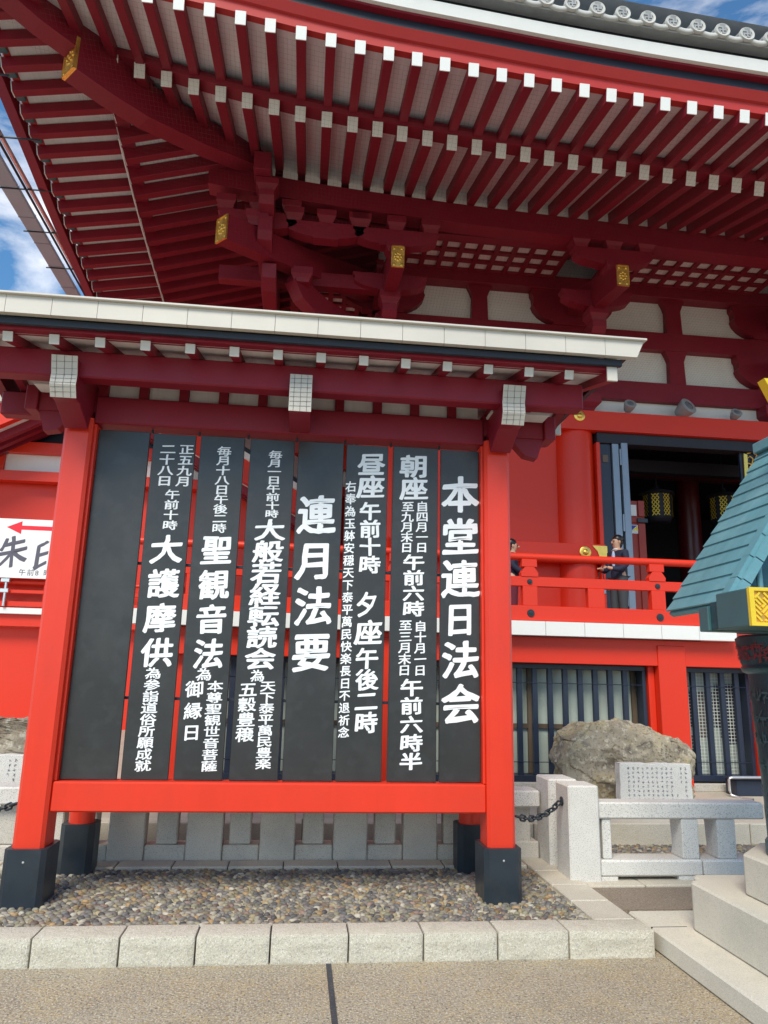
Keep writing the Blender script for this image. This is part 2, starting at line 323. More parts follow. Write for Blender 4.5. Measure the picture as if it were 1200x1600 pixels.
# lettering layout per board: (character, x, z, width, height) in metres
LETTERS = {
 1: [('正',-0.924,3.266,0.109,0.081), ('五',-0.926,3.182,0.108,0.08), ('九',-0.928,3.098,0.108,0.08), ('月',-0.93,3.015,0.108,0.079), ('二',-1.062,3.261,0.113,0.081), ('十',-1.064,3.178,0.112,0.08), ('八',-1.066,3.095,0.112,0.08), ('日',-1.068,3.012,0.112,0.079), ('午',-1.001,2.91,0.107,0.074), ('前',-1.001,2.831,0.107,0.073), ('十',-1,2.753,0.106,0.073), ('時',-1,2.675,0.106,0.072), ('大',-1.007,2.497,0.224,0.214), ('護',-1.008,2.243,0.221,0.209), ('摩',-1.009,1.995,0.219,0.205), ('供',-1.01,1.751,0.217,0.201), ('為',-1.023,1.604,0.11,0.079), ('参',-1.025,1.524,0.109,0.079), ('詣',-1.027,1.445,0.109,0.078), ('道',-1.028,1.367,0.109,0.078), ('俗',-1.03,1.288,0.108,0.077), ('所',-1.032,1.211,0.108,0.077), ('願',-1.034,1.134,0.108,0.076), ('成',-1.035,1.057,0.107,0.076), ('就',-1.037,0.981,0.107,0.075)],
 2: [('毎',-0.644,3.27,0.105,0.076), ('月',-0.643,3.194,0.105,0.076), ('十',-0.643,3.117,0.105,0.075), ('八',-0.643,3.041,0.104,0.075), ('日',-0.642,2.966,0.104,0.074), ('午',-0.642,2.891,0.104,0.074), ('後',-0.642,2.817,0.103,0.074), ('二',-0.641,2.743,0.103,0.073), ('時',-0.641,2.669,0.103,0.073), ('聖',-0.646,2.505,0.218,0.22), ('観',-0.647,2.248,0.216,0.216), ('音',-0.649,1.996,0.213,0.211), ('法',-0.65,1.75,0.211,0.207), ('為',-0.67,1.604,0.107,0.089), ('御',-0.729,1.501,0.124,0.114), ('縁',-0.727,1.352,0.123,0.113), ('日',-0.726,1.205,0.122,0.111), ('本',-0.586,1.524,0.111,0.075), ('尊',-0.587,1.445,0.111,0.075), ('聖',-0.587,1.367,0.111,0.074), ('観',-0.587,1.289,0.11,0.074), ('世',-0.588,1.212,0.11,0.073), ('音',-0.588,1.135,0.11,0.073), ('菩',-0.589,1.059,0.109,0.072), ('薩',-0.589,0.983,0.109,0.072)],
 3: [('毎',-0.256,3.262,0.102,0.067), ('月',-0.256,3.194,0.102,0.066), ('一',-0.257,3.127,0.101,0.066), ('日',-0.257,3.06,0.101,0.065), ('午',-0.258,2.993,0.101,0.065), ('前',-0.258,2.927,0.101,0.065), ('十',-0.258,2.861,0.1,0.064), ('時',-0.259,2.796,0.1,0.064), ('大',-0.267,2.672,0.223,0.166), ('般',-0.27,2.509,0.221,0.164), ('若',-0.272,2.348,0.22,0.162), ('経',-0.274,2.189,0.218,0.16), ('転',-0.277,2.033,0.217,0.158), ('読',-0.279,1.878,0.216,0.156), ('会',-0.281,1.725,0.214,0.154), ('為',-0.294,1.603,0.1,0.085), ('天',-0.215,1.531,0.109,0.076), ('下',-0.216,1.454,0.108,0.075), ('泰',-0.216,1.378,0.108,0.075), ('平',-0.217,1.302,0.108,0.074), ('萬',-0.217,1.226,0.107,0.074), ('民',-0.218,1.151,0.107,0.073), ('豊',-0.218,1.076,0.107,0.073), ('楽',-0.218,1.002,0.106,0.072), ('五',-0.354,1.506,0.126,0.102), ('穀',-0.355,1.402,0.125,0.101), ('豊',-0.356,1.299,0.125,0.1), ('穣',-0.357,1.197,0.124,0.099)],
 4: [('連',0.077,2.809,0.28,0.298), ('月',0.08,2.457,0.276,0.29), ('法',0.082,2.114,0.273,0.282), ('要',0.084,1.78,0.269,0.274)],
 5: [('昼',0.489,3.227,0.21,0.181), ('座',0.488,3.047,0.208,0.179), ('午',0.488,2.854,0.162,0.141), ('前',0.49,2.715,0.162,0.139), ('十',0.491,2.577,0.161,0.138), ('時',0.493,2.44,0.16,0.136), ('夕',0.483,2.14,0.163,0.18), ('座',0.499,1.933,0.199,0.177), ('午',0.494,1.747,0.165,0.152), ('後',0.495,1.593,0.164,0.15), ('二',0.496,1.441,0.163,0.148), ('時',0.498,1.291,0.162,0.146), ('右',0.332,3.041,0.084,0.086), ('奉',0.333,2.943,0.083,0.086), ('為',0.333,2.846,0.083,0.085), ('玉',0.334,2.75,0.083,0.085), ('躰',0.334,2.655,0.082,0.084), ('安',0.334,2.56,0.082,0.083), ('穏',0.334,2.466,0.082,0.083), ('天',0.335,2.373,0.082,0.082), ('下',0.335,2.28,0.081,0.081), ('泰',0.335,2.188,0.081,0.081), ('平',0.336,2.097,0.081,0.08), ('萬',0.336,2.006,0.08,0.08), ('民',0.336,1.916,0.08,0.079), ('快',0.337,1.827,0.08,0.078), ('楽',0.337,1.739,0.079,0.078), ('長',0.337,1.651,0.079,0.077), ('日',0.338,1.563,0.079,0.077), ('不',0.338,1.477,0.079,0.076), ('退',0.338,1.391,0.078,0.076), ('祈',0.339,1.305,0.078,0.075), ('念',0.339,1.221,0.078,0.075)],
 6: [('朝',0.821,3.23,0.218,0.182), ('座',0.823,3.049,0.216,0.18), ('自',0.89,2.909,0.095,0.081), ('四',0.89,2.828,0.095,0.081), ('月',0.889,2.747,0.095,0.08), ('一',0.889,2.667,0.094,0.08), ('日',0.889,2.587,0.094,0.079), ('至',0.778,2.903,0.095,0.081), ('九',0.776,2.822,0.094,0.081), ('月',0.775,2.742,0.094,0.08), ('末',0.774,2.662,0.094,0.08), ('日',0.773,2.582,0.094,0.079), ('午',0.831,2.471,0.162,0.118), ('前',0.831,2.352,0.161,0.117), ('六',0.831,2.235,0.161,0.116), ('時',0.831,2.118,0.16,0.115), ('自',0.887,1.991,0.092,0.08), ('十',0.887,1.91,0.091,0.08), ('月',0.887,1.829,0.091,0.079), ('一',0.887,1.749,0.091,0.079), ('日',0.887,1.669,0.091,0.078), ('至',0.774,1.993,0.096,0.08), ('三',0.773,1.91,0.096,0.08), ('月',0.772,1.829,0.096,0.079), ('末',0.771,1.747,0.095,0.079), ('日',0.77,1.667,0.095,0.078), ('午',0.828,1.544,0.166,0.123), ('前',0.828,1.414,0.165,0.122), ('六',0.828,1.284,0.164,0.12), ('時',0.828,1.156,0.163,0.119), ('半',0.828,1.03,0.162,0.118)],
 7: [('本',1.19,3.024,0.29,0.294), ('堂',1.19,2.685,0.286,0.292), ('連',1.189,2.36,0.283,0.284), ('日',1.187,2.053,0.225,0.248), ('法',1.191,1.753,0.281,0.27), ('会',1.191,1.436,0.287,0.282)],
}
# ================================================================== THE SETTING: ground
def sheet(name, x0, x1, y0, y1, z, m, parent=None):
    return raw(name, parent, [(x0, y0, z), (x1, y0, z), (x1, y1, z), (x0, y1, z)], [(0, 1, 2, 3)], m)
road = sheet('road', -400, 400, -400, 400, 0, ROAD); road['kind'] = 'structure'; road['label'] = 'brown exposed aggregate road surface in the foreground'
raw('joint', road, [(.236, -6, .004), (.268, -6, .004), (.262, 4.66, .004), (.232, 4.66, .004)], [(0, 1, 2, 3)], SEAM)

def hewn(name, parent, x0, x1, y0, y1, z0, z1, m, rough_face=True, seed=0, bul=.012, n=10):
    """dressed kerb stone with a rough hewn front and slightly worn edges"""
    bm = bmesh.new(); bmesh.ops.create_cube(bm, size=1)
    dx, dy, dz = x1-x0, y1-y0, z1-z0
    for v in bm.verts: v.co = Vector((v.co.x*dx, v.co.y*dy, v.co.z*dz))
    bmesh.ops.bevel(bm, geom=bm.edges[:], offset=.010, segments=2, affect='EDGES', profile=.6)
    if rough_face:
        fr = [f for f in bm.faces if f.normal.y < -.9 and f.calc_area() > .01]
        r = bmesh.ops.subdivide_edges(bm, edges=list({e for f in fr for e in f.edges}), cuts=n, use_grid_fill=True)
        for v in bm.verts:
            if v.co.y < -dy/2+.012 and v.co.z < dz/2-.028:
                q = Vector((v.co.x*9+seed*3.7, v.co.z*14, seed))
                edge = min(1, (dx/2-abs(v.co.x))/.02)
                v.co.y += (noise.noise(q)*.55 + noise.noise(q*3.1)*.35)*bul*edge - .003*edge
                if v.co.z < -dz/2+.02: v.co.z += noise.noise(q*2.3)*.006
    me = bm_mesh(bm, m)
    for p in me.polygons: p.use_smooth = True
    me.set_sharp_from_angle(angle=R(32))
    return _link(name, me, T(((x0+x1)/2, (y0+y1)/2, (z0+z1)/2)), parent)
G = .004
kerb = struct('kerb', 'beige granite kerb with a hewn front edging the cobble bed', (0, 4.8, 0))
bx('kerb_bedding', kerb, -7, 2.215, 4.70, 4.89, .0, .135, SEAM, 0)
ex = [-5.56, -5.10, -4.63, -4.17, -3.71, -3.25, -2.79, -2.33, -1.87, -1.405, -.93, -.51, -.09, .36, .80, 1.245, 1.68, 2.22]
for i, (a, b) in enumerate(zip(ex, ex[1:])):
    rr = random.Random(i); z = .152 + rr.uniform(-.002, .002)
    hewn('kerb_stone', kerb, a+G, b-G, 4.67+rr.uniform(-.004, .004), 4.885, -.01, z, KERBR, True, i)
def stones(parent, name, x0, x1, y0, y1, z0, z1, along, ln, m, seed=0):
    rr = random.Random(seed); a = x0 if along == 'x' else y0; end = x1 if along == 'x' else y1
    while a < end-.05:
        b = min(end, a+ln)
        if end-b < .15: b = end
        dz = rr.uniform(-.0015, .0015)
        if along == 'x': bx(name, parent, a+G, b-G, y0, y1, z0, z1+dz, m, .008)
        else: bx(name, parent, x0, x1, a+G, b-G, z0, z1+dz, m, .008)
        a = b
side = struct('side_kerb', 'flat beige granite kerb running back along the right of the cobbles', (2.07, 5.6, 0))
bx('kerb_bedding', side, 1.95, 2.19, 4.90, 6.49, 0, .135, SEAM, 0)
stones(side, 'kerb_stone', 1.93, 2.20, 4.89, 6.50, .02, .15, 'y', .40, KERB, 3)
backk = struct('back_kerb', 'flat kerb stones at the foot of the granite fence behind the board', (0, 6.3, 0))
bx('kerb_bedding', backk, -7, 1.92, 6.28, 6.45, 0, .135, SEAM, 0)
stones(backk, 'kerb_stone', -6.5, 1.925, 6.265, 6.47, .02, .148, 'x', .43, KERB, 5)

# cobble bed: the 300 nearest pebbles are parts, the rest one mass
bed = struct('cobble_bed', 'bed of rounded river pebbles set in mortar under the board', (0, 5.5, .1))
bx('mortar', bed, -6.6, 1.93, 4.885, 6.266, .0, .122, MORT, 0)
PAL = [(.20, .19, .19), (.15, .15, .165), (.25, .235, .21), (.17, .165, .17), (.32, .29, .23), (.34, .29, .19), (.36, .25, .14), (.22, .21, .20), (.29, .27, .25), (.24, .17, .15), (.44, .42, .37), (.12, .12, .13), (.27, .26, .19)]
def peb(cx, cy, z, a, b, ang, h, rr):
    V = []; n = 8
    for ring, (s, hz) in enumerate(((1, -.25), (.94, .45), (.62, .9))):
        for i in range(n):
            t = 2*pi*i/n; rx = a*s*cos(t)*(1+.12*sin(t*2+cx*9)); ry = b*s*sin(t)*(1+.14*cos(t*3+cy*11))
            V.append((cx+rx*cos(ang)-ry*sin(ang), cy+rx*sin(ang)+ry*cos(ang), z+h*hz))
    V.append((cx, cy, z+h)); F = []
    for r in range(2):
        for i in range(n): F.append((r*n+i, r*n+(i+1) % n, (r+1)*n+(i+1) % n, (r+1)*n+i))
    for i in range(n): F.append((2*n+i, 2*n+(i+1) % n, 3*n))
    return V, F
def pebbles(x0, x1, y0, y1, z, seed, sp=.050, excl=()):
    rr = random.Random(seed); out = []; y = y0+.015; row = 0
    while y < y1-.01:
        x = x0+.015+(row % 2)*sp/2
        while x < x1-.01:
            px = x+rr.uniform(-.011, .011); py = y+rr.uniform(-.008, .008)
            if x0+.012 < px < x1-.012 and not any(e[0] < px < e[1] and e[2] < py < e[3] for e in excl):
                big = rr.random() < .22
                a = rr.uniform(.020, .028)*(1.2 if big else 1); b = rr.uniform(.0135, .0195)*(1.12 if big else 1)
                c = rr.choice(PAL); v = rr.uniform(.5, 1.1); c = (c[0]*1.06, c[1], c[2]*.90)
                out.append((px, py, z, a, b, rr.gauss(.2, .7), rr.uniform(.010, .018), tuple(min(1, q*v) for q in c)))
            x += sp
        y += sp*.78; row += 1
    return out
ps = pebbles(-3.3, 1.93, 4.885, 6.266, .124, 4)
vis = sorted(ps, key=lambda p: (p[1] + (0 if -1.75 < p[0] < 1.95 else 5)))
for p in vis[:300]:
    V, F = peb(*p[:7], None); raw('pebble', bed, V, F, PEB, True, origin=p[:3], cols=[p[7]]*len(V))
def stuff_pebbles(name, parent, plist):
    V, F, Cc = [], [], []
    for p in plist:
        v, f = peb(*p[:7], None); b = len(V); V += v; F += [tuple(i+b for i in q) for q in f]; Cc += [p[7]]*len(v)
    o = raw(name, parent, V, F, PEB, True, origin=(0, 5.6, .1), cols=Cc); o['kind'] = 'stuff'; return o
stuff_pebbles('small_pebbles', bed, vis[300:])
bed2 = struct('rear_cobble_strip', 'dark pebble strip between the granite fence and the platform', (3, 6.6, .1))
bx('mortar', bed2, -7, 7, 6.48, 7.14, 0, .118, MORT, 0); bx('mortar', bed2, 2.36, 7, 6.0, 6.479, 0, .118, MORT, 0)
stuff_pebbles('small_pebbles', bed2, pebbles(2.0, 5.6, 6.0, 7.12, .12, 9, .046) + pebbles(-2.6, 2.0, 6.5, 7.12, .12, 10, .05))

pav = struct('brown_pavement', 'brown aggregate paving in front of the right-hand granite fence', (4, 5.4, 0))
bx('paving_slab', pav, 2.204, 7.5, 5.175, 5.70, 0, .122, ROAD2, 0)
stones(pav, 'edging_stone', 2.21, 7.5, 5.70, 6.0, .02, .138, 'x', .45, KERB, 8)
plat = struct('platform', 'low stone platform in front of the hall', (2, 20, .15))
bx('paving', plat, -18, 14, 7.36, 40, 0, .305, PLATM, 0)
stones(plat, 'edging_stone', -7.1, 8.1, 7.14, 7.36, .02, .31, 'x', .72, KERB, 12)

# ================================================================== MAIN HALL
hall = thing('temple_hall', 'huge vermilion temple hall with deep rafter eaves and a raised balcony', 'temple', (1.2, 12.24, .305))
CX, CY = 1.2, 12.24
YL, YU, XL, XU = 8.35, 7.10, -2.91, -4.15
_lx = [-2.534,-2.17,-1.805,-1.421,-1.072,-.703,-.333,.031,.395,.762,1.131,1.489,1.844,2.188,2.538,2.886,3.236,3.584,3.929,4.276,4.621,4.968,5.317,5.664,6.007,6.348]
_lz = [9.591,9.50,9.42,9.35,9.285,9.224,9.163,9.115,9.075,9.039,9.005,8.975,8.945,8.915,8.890,8.869,8.850,8.831,8.813,8.796,8.780,8.764,8.749,8.732,8.716,8.701]
gLt = [(x*.96, 1.6+(z-1.6)*.96) for x, z in zip(_lx, _lz)]
_ux = [-1.744,-1.382,-1.014,-.653,-.29,.075,.434,.795,1.158,1.508,1.857,2.203,2.548,2.891,3.236,3.58,3.922,4.262,4.609,4.95,5.289]
_uz = [9.387,9.335,9.277,9.216,9.155,9.10,9.05,9.008,8.974,8.943,8.911,8.880,8.848,8.820,8.794,8.771,8.748,8.729,8.711,8.694,8.678]
gUt = [(x*.96, 1.6+(z-1.6)*.96) for x, z in zip(_ux, _uz)]
gL = lambda X: lerp(gLt, X); gU = lambda X: lerp(gUt, X)
M1, M2 = .305, .194
hipY = lambda X: CY-(CX-X)*((CY-YL)/(CX-XL))
hipX = lambda Y: CX-(CY-Y)*((CX-XL)/(CY-YL))
gLs = lambda Y: gL(-2.69+(Y-YL))       # left side uses the same curve, measured from the corner
gUs = lambda Y: gU(-3.94+(Y-YU))
xs = [.03]
while xs[-1] < 11.5: xs.append(xs[-1]+.337)
while xs[0] > -2.75: xs.insert(0, xs[0]-.351)
xu = list(xs)
while xu[0] > -3.85: xu.insert(0, xu[0]-.351)
def rafter(name, p_out, p_in, wd, ht, ax):
    j = random.uniform(-.005, .005); p_out = (p_out[0]+j, p_out[1]+random.uniform(-.004, .004), p_out[2]+random.uniform(-.004, .004))
    d = (Vector(p_in)-Vector(p_out)).normalized()
    r = beam(name, hall, p_out, p_in, wd, ht, RED_SHADE, .006)
    Ln = round((Vector(p_in)-Vector(p_out)).length, 3)
    cap = _link('rafter_end', box_me(wd+.008, .012, ht+.008, WHITE, .002), WM[r.name] @ T((0, -Ln/2-.004, 0)), r)
    return r
for X in xs:
    yi = CY+.1 if X > CX else max(hipY(X)+.1, YL+.3)
    rafter('rafter', (X, YL, gL(X)), (X, yi, gL(X)+M1*(yi-YL)), .13, .19, 'y')
for X in xu:
    yi = YL+.1 if X > XL else max(hipY(X)+.08, YU+.3)
    rafter('flying_rafter', (X, YU, gU(X)), (X, yi, gU(X)+M2*(yi-YU)), .115, .155, 'y')
def soffit(pts_lo):
    V = [tuple(p) for p in pts_lo] + [(p[0], p[1], p[2]+.03) for p in pts_lo]
    return raw('soffit_board', hall, V, [(3, 2, 1, 0), (4, 5, 6, 7), (0, 1, 5, 4), (1, 2, 6, 5), (2, 3, 7, 6), (3, 0, 4, 7)], SOFF)
for a, b in zip(xs, xs[1:]):
    ya, yb = [(CY+.1 if X > CX else max(hipY(X), YL+.1)) for X in (a, b)]
    f = lambda X, Y: (X, Y, gL(X)+M1*(Y-YL)+.096)
    soffit([f(a, YL+.06), f(b, YL+.06), f(b, yb), f(a, ya)])
for a, b in zip(xu, xu[1:]):
    ya, yb = [(YL+.1 if X > XL else max(hipY(X), YU+.1)) for X in (a, b)]
    f = lambda X, Y: (X, Y, gU(X)+M2*(Y-YU)+.079)
    soffit([f(a, YU+.05), f(b, YU+.05), f(b, yb), f(a, ya)])
# left side eaves
ysd = [YL+.36+.345*i for i in range(30)]; ysu = [YU+.30+.345*i for i in range(34)]
for Y in ysd:
    xi = CX+.1 if Y > CY else hipX(Y)+.1
    if xi-XL < .3: continue
    rafter('rafter', (XL, Y, gLs(Y)), (xi, Y, gLs(Y)+M1*(xi-XL)), .13, .19, 'x')
for Y in ysu:
    xi = XL+.1 if Y > YL else hipX(Y)+.08
    if xi-XU < .25: continue
    rafter('flying_rafter', (XU, Y, gUs(Y)), (xi, Y, gUs(Y)+M2*(xi-XU)), .115, .155, 'x')
for a, b in zip(ysd, ysd[1:]):
    xa, xb = [(CX+.1 if Y > CY else hipX(Y)) for Y in (a, b)]
    f = lambda X, Y: (X, Y, gLs(Y)+M1*(X-XL)+.096)
    soffit([f(XL+.06, a), f(xa, a), f(xb, b), f(XL+.06, b)])
for a, b in zip(ysu, ysu[1:]):
    xa, xb = [(XL+.1 if Y > YL else max(hipX(Y), XU+.1)) for Y in (a, b)]
    f = lambda X, Y: (X, Y, gUs(Y)+M2*(X-XU)+.079)
    soffit([f(XU+.05, a), f(xa, a), f(xb, b), f(XU+.05, b)])
# long members that follow the curve of both eaves: profile points (outward offset, height above g)
def sweep(name, prof, XE, YE, gf, gs, m, parent=hall, xmax=12.5, ymax=19, smooth=False, left=True, front=True):
    path = []; x = xmax
    while front and x > XE+.05: path.append(('f', x)); x -= .3
    path.append(('c', 0))
    if left:
        y = YE+.3
        while y < ymax: path.append(('l', y)); y += .4
    V, F = [], []; n = len(prof)
    for k, s in path:
        for o, dz in prof:
            if k == 'f': V.append((s, YE-o, gf(s)+dz))
            elif k == 'c': V.append((XE-o, YE-o, gf(-3.94 if XE < -3.5 else -2.69)+dz))
            else: V.append((XE-o, s, gs(s)+dz))
    for i in range(len(path)-1):
        for j in range(n):
            a, b = i*n+j, i*n+(j+1) % n; F.append((a, b, b+n, a+n))
    F.append(tuple(range(n))[::-1]); F.append(tuple(range((len(path)-1)*n, len(path)*n)))
    o = raw(name, parent, V, F, m, False)
    bm = bmesh.new(); bm.from_mesh(o.data); bmesh.ops.recalc_face_normals(bm, faces=bm.faces); bm.to_mesh(o.data); bm.free()
    return o
RK = lambda o0, o1, z0, z1: [(o0, z0), (o1, z0), (o1, z1), (o0, z1)]
sweep('eave_batten', [(-.16, .098), (.05, .098), (.07, .16), (.05, .235), (-.16, .235)], XL, YL, gL, gLs, RED_SHADE)
sweep('eave_beam', [(-.10, .085), (-.012, .085), (.0, .205), (.035, .215), (.10, .31), (-.10, .31)], XU, YU, gU, gUs, EAVER)
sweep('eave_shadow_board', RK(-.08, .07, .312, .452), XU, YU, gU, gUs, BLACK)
sweep('eave_trim', RK(-.08, .15, .454, .484), XU, YU, gU, gUs, RED_SHADE)
sweep('eave_fascia', [(-.08, .486), (.20, .486), (.235, .62), (-.08, .62)], XU, YU, gU, gUs, WHITE)
sweep('tile_shadow_strip', RK(-.08, .14, .622, .78), XU, YU, gU, gUs, BLACK)  # black strip painted in for the shadow below the tile edge
sweep('eave_lip', [(.10, .04), (.26, .08), (.30, .26), (.10, .26)], XU, YU, gU, gUs, RED_SHADE, front=False)
# tiled roof edge
sweep('tile_edge', [(-.4, .86), (.30, .735), (.31, .775), (-.4, 1.02)], XU, YU, gU, gUs, TILE)
def disc_tile(X):
    y = YU-.33; z = gU(X)+.845
    t = cyl('round_tile', hall, (X, y, z), (X, y+.75, z+.22), .085, TILE, 16)
    d = lathe('tile_disc', t, [(.062, .0), (.062, .012), (.088, .018), (.094, .008), (.094, -.02)], (X, y-.004, z), TILEL, 24, rot=Matrix.Rotation(R(90), 4, 'X'))
    # the Buddhist temple emblem (manji) in relief, as on the tiles
    V, F = [], []; s = .017; q = .048
    for x0, x1, z0, z1 in [(-s/2, s/2, -q, q), (-q, -s/2, -s/2, s/2), (s/2, q, -s/2, s/2), (-q, -s/2, q-s, q), (s/2, q, -q, -q+s), (-q, -q+s, -q, -s/2), (q-s, q, s/2, q)]:
        b = len(V)
        for yy in (0, .012):
            V += [(X+x0, y-.016+yy, z+z0), (X+x1, y-.016+yy, z+z0), (X+x1, y-.016+yy, z+z1), (X+x0, y-.016+yy, z+z1)]
        F += [(b, b+1, b+2, b+3), (b, b+4, b+5, b+1), (b+1, b+5, b+6, b+2), (b+2, b+6, b+7, b+3), (b+3, b+7, b+4, b)]
    raw('temple_emblem', t, V, F, TILE, origin=(X, y, z))
def pendant_tile(X, dx):
    # curved hanging edge of the flat tile between two discs
    V, F = [], []; y = YU-.325; n = 8
    for i in range(n+1):
        t = i/n; x = X-dx/2+dx*t; sag = -.055*sin(pi*t); z = gU(x)+.815+sag
        V += [(x, y, z+.035), (x, y-.012, z), (x, y, z-.035), (x, y+.5, z+.14)]
    for i in range(n):
        a = i*4
        for j in range(3): F.append((a+j, a+j+1, a+j+5, a+j+4))
        F.append((a+3, a, a+4, a+7))
    raw('pendant_tile', hall, V, F, TILEL, True)
x = -4.0
while x < 11:
    disc_tile(x); pendant_tile(x+.155, .31); x += .31
# roof slopes above the eaves
def rz(x): return gU(x)
raw('roof_slope', hall, [(12.5, 6.95, gU(12)+.85), (-4.3, 6.95, gU(-3.94)+.85), (-4.3, 19, gU(8)+.85), (3, 14, 13.2), (12.5, 14, 12.9), (3, 19, 13.2)],
    [(0, 1, 3, 4), (1, 2, 5, 3)], TILE)
# hip beams in the diagonal plane: (t along the diagonal from corner column to lower eave corner, z)
ux, uy = XL-CX, YL-CY; LD = sqrt(ux*ux+uy*uy); ddir = Vector((ux/LD, uy/LD, 0)); nrm = Vector((ddir.y, -ddir.x, 0))
def diag_prism(name, pts, wd, m, parent=hall, off=0):
    """pts: (distance out from the corner column along the diagonal, z)"""
    V = []; n = len(pts)
    for s in (-1, 1):
        for d, z in pts: V.append(tuple(Vector((CX, CY, 0)) + ddir*d + nrm*(s*wd/2+off) + Vector((0, 0, z))))
    F = [tuple(range(n)), tuple(range(n, 2*n))[::-1]] + [(i, i+n, (i+1) % n+n, (i+1) % n) for i in range(n)]
    o = raw(name, parent, V, F, m)
    bm = bmesh.new(); bm.from_mesh(o.data); bmesh.ops.recalc_face_normals(bm, faces=bm.faces); bm.to_mesh(o.data); bm.free()
    return o
TD = 1.065*LD
hb = [(0, 9.75), (2.0, 9.50), (3.0, 9.30), (4.1, 9.02), (5.0, 8.86), (5.5, 8.84), (TD, 8.86)]
hip = diag_prism('hip_rafter', hb + [(TD, 9.32), (5.4, 9.33), (4.0, 9.45), (2.5, 9.8), (0, 10.3)], .30, RED_SHADE)
gold = diag_prism('gold_cap', [(TD+.002, 8.86), (TD+.02, 8.86), (TD+.02, 9.32), (TD+.002, 9.32)], .30, GOLD, hip)
fh = [(5.0, 9.28), (5.8, 9.16), (6.5, 9.20), (7.3, 9.34)]
fl = diag_prism('flying_hip_rafter', fh + [(7.3, 9.68), (6.4, 9.60), (5.0, 9.62)], .28, RED_SHADE)
# ornament plates: gold plate with raised flower, used on every beam nose
def gold_plate(parent, mw, wd, ht, name='gold_plate'):
    k = ('gp', wd, ht)
    if k not in CACHE:
        bm = bmesh.new()
        def bxx(x0, x1, y0, y1, z0, z1):
            r = bmesh.ops.create_cube(bm, size=1)
            for v in r['verts']: v.co = Vector(((x0+x1)/2+v.co.x*(x1-x0), (y0+y1)/2+v.co.y*(y1-y0), (z0+z1)/2+v.co.z*(z1-z0)))
        bxx(-wd/2, wd/2, -.004, .012, -ht/2, ht/2); f = .016
        for a in ((-wd/2, wd/2, -ht/2, -ht/2+f), (-wd/2, wd/2, ht/2-f, ht/2), (-wd/2, -wd/2+f, -ht/2, ht/2), (wd/2-f, wd/2, -ht/2, ht/2)): bxx(a[0], a[1], -.014, -.003, a[2], a[3])
        for i in range(8):
            t = 2*pi*i/8; r_ = min(wd, ht)*.25
            s = bmesh.ops.create_uvsphere(bm, u_segments=8, v_segments=5, radius=1)
            for v in s['verts']: v.co = Vector((r_*cos(t)+v.co.x*.020, -.006+v.co.y*.012, r_*sin(t)*1.15+v.co.z*.026))
        s = bmesh.ops.create_uvsphere(bm, u_segments=10, v_segments=6, radius=1)
        for v in s['verts']: v.co = Vector((v.co.x*.028, -.008+v.co.y*.014, v.co.z*.028))
        for sx in (-1, 1):
            for sz in (-1, 1):
                s = bmesh.ops.create_uvsphere(bm, u_segments=8, v_segments=5, radius=1)
                for v in s['verts']: v.co = Vector((sx*(wd/2-.042)+v.co.x*.022, -.006+v.co.y*.01, sz*(ht/2-.045)+v.co.z*.026))
        CACHE[k] = bm_mesh(bm, GOLD)
    return _link(name, CACHE[k], mw, parent)
ang = atan2(ddir.y, ddir.x)+pi/2
gp_m = T(Vector((CX, CY, 9.09))+ddir*(TD+.035)) @ Matrix.Rotation(ang, 4, 'Z')
gold_plate(hip, gp_m, .30, .46)

bx('eave_wall', hall, 1.2, 12.5, 12.20, 12.26, 9.0, 10.2, SOFF, 0); bx('eave_wall', hall, 1.2, 1.26, 12.26, 19, 9.0, 10.2, SOFF, 0)
# fine bird netting stretched below the eaves, from the eave edge to the wall beam: real strands
V, F = [], []
def strand(pts, wv):
    b = len(V); wv = Vector(wv)
    for p in pts: V.append(tuple(Vector(p)-wv)); V.append(tuple(Vector(p)+wv))
    for i in range(len(pts)-1): k = b+2*i; F.append((k, k+1, k+3, k+2))
hw = .00055; NS = .052
def netz(X, t): return (gU(X)-.12)*(1-t) + 6.70*t - .0*t
x = -3.9
while x < 9.5:
    t1 = 1 if x > 1.0 else max(.05, (hipY(x)-YU)/(11.9-YU)*.98)
    strand([(x, YU+.0+(11.9-YU)*t, netz(x, t)) for t in [t1*i/6 for i in range(7)]], (hw, 0, 0)); x += NS
n_ = 96
for i in range(n_):
    t = i/n_; y = YU+(11.9-YU)*t; x0 = max(-3.9, hipX(y))
    pts = [(x0+(9.5-x0)*j/30, y, netz(x0+(9.5-x0)*j/30, t)) for j in range(31)]
    strand(pts, (0, hw*.94, -hw*.34))
net = raw('bird_net', None, V, F, NETM, origin=(3, 9, 8)); net['kind'] = 'stuff'
tag(net, 'fine dark bird netting stretched under the front eaves of the hall', 'netting')
# columns
COLS = [CX, 4.77, 8.73, 12.5]
for i, X in enumerate(COLS):
    lathe('column', hall, [(.36, 2.36), (.345, 3.2), (.345, 5.6), (.33, 6.36)], (X, CY, 0), REDH, 48)
for Y in (15.8, 19.8): lathe('column', hall, [(.36, 2.36), (.345, 3.2), (.345, 5.6), (.33, 6.36)], (CX, Y, 0), REDH, 32)
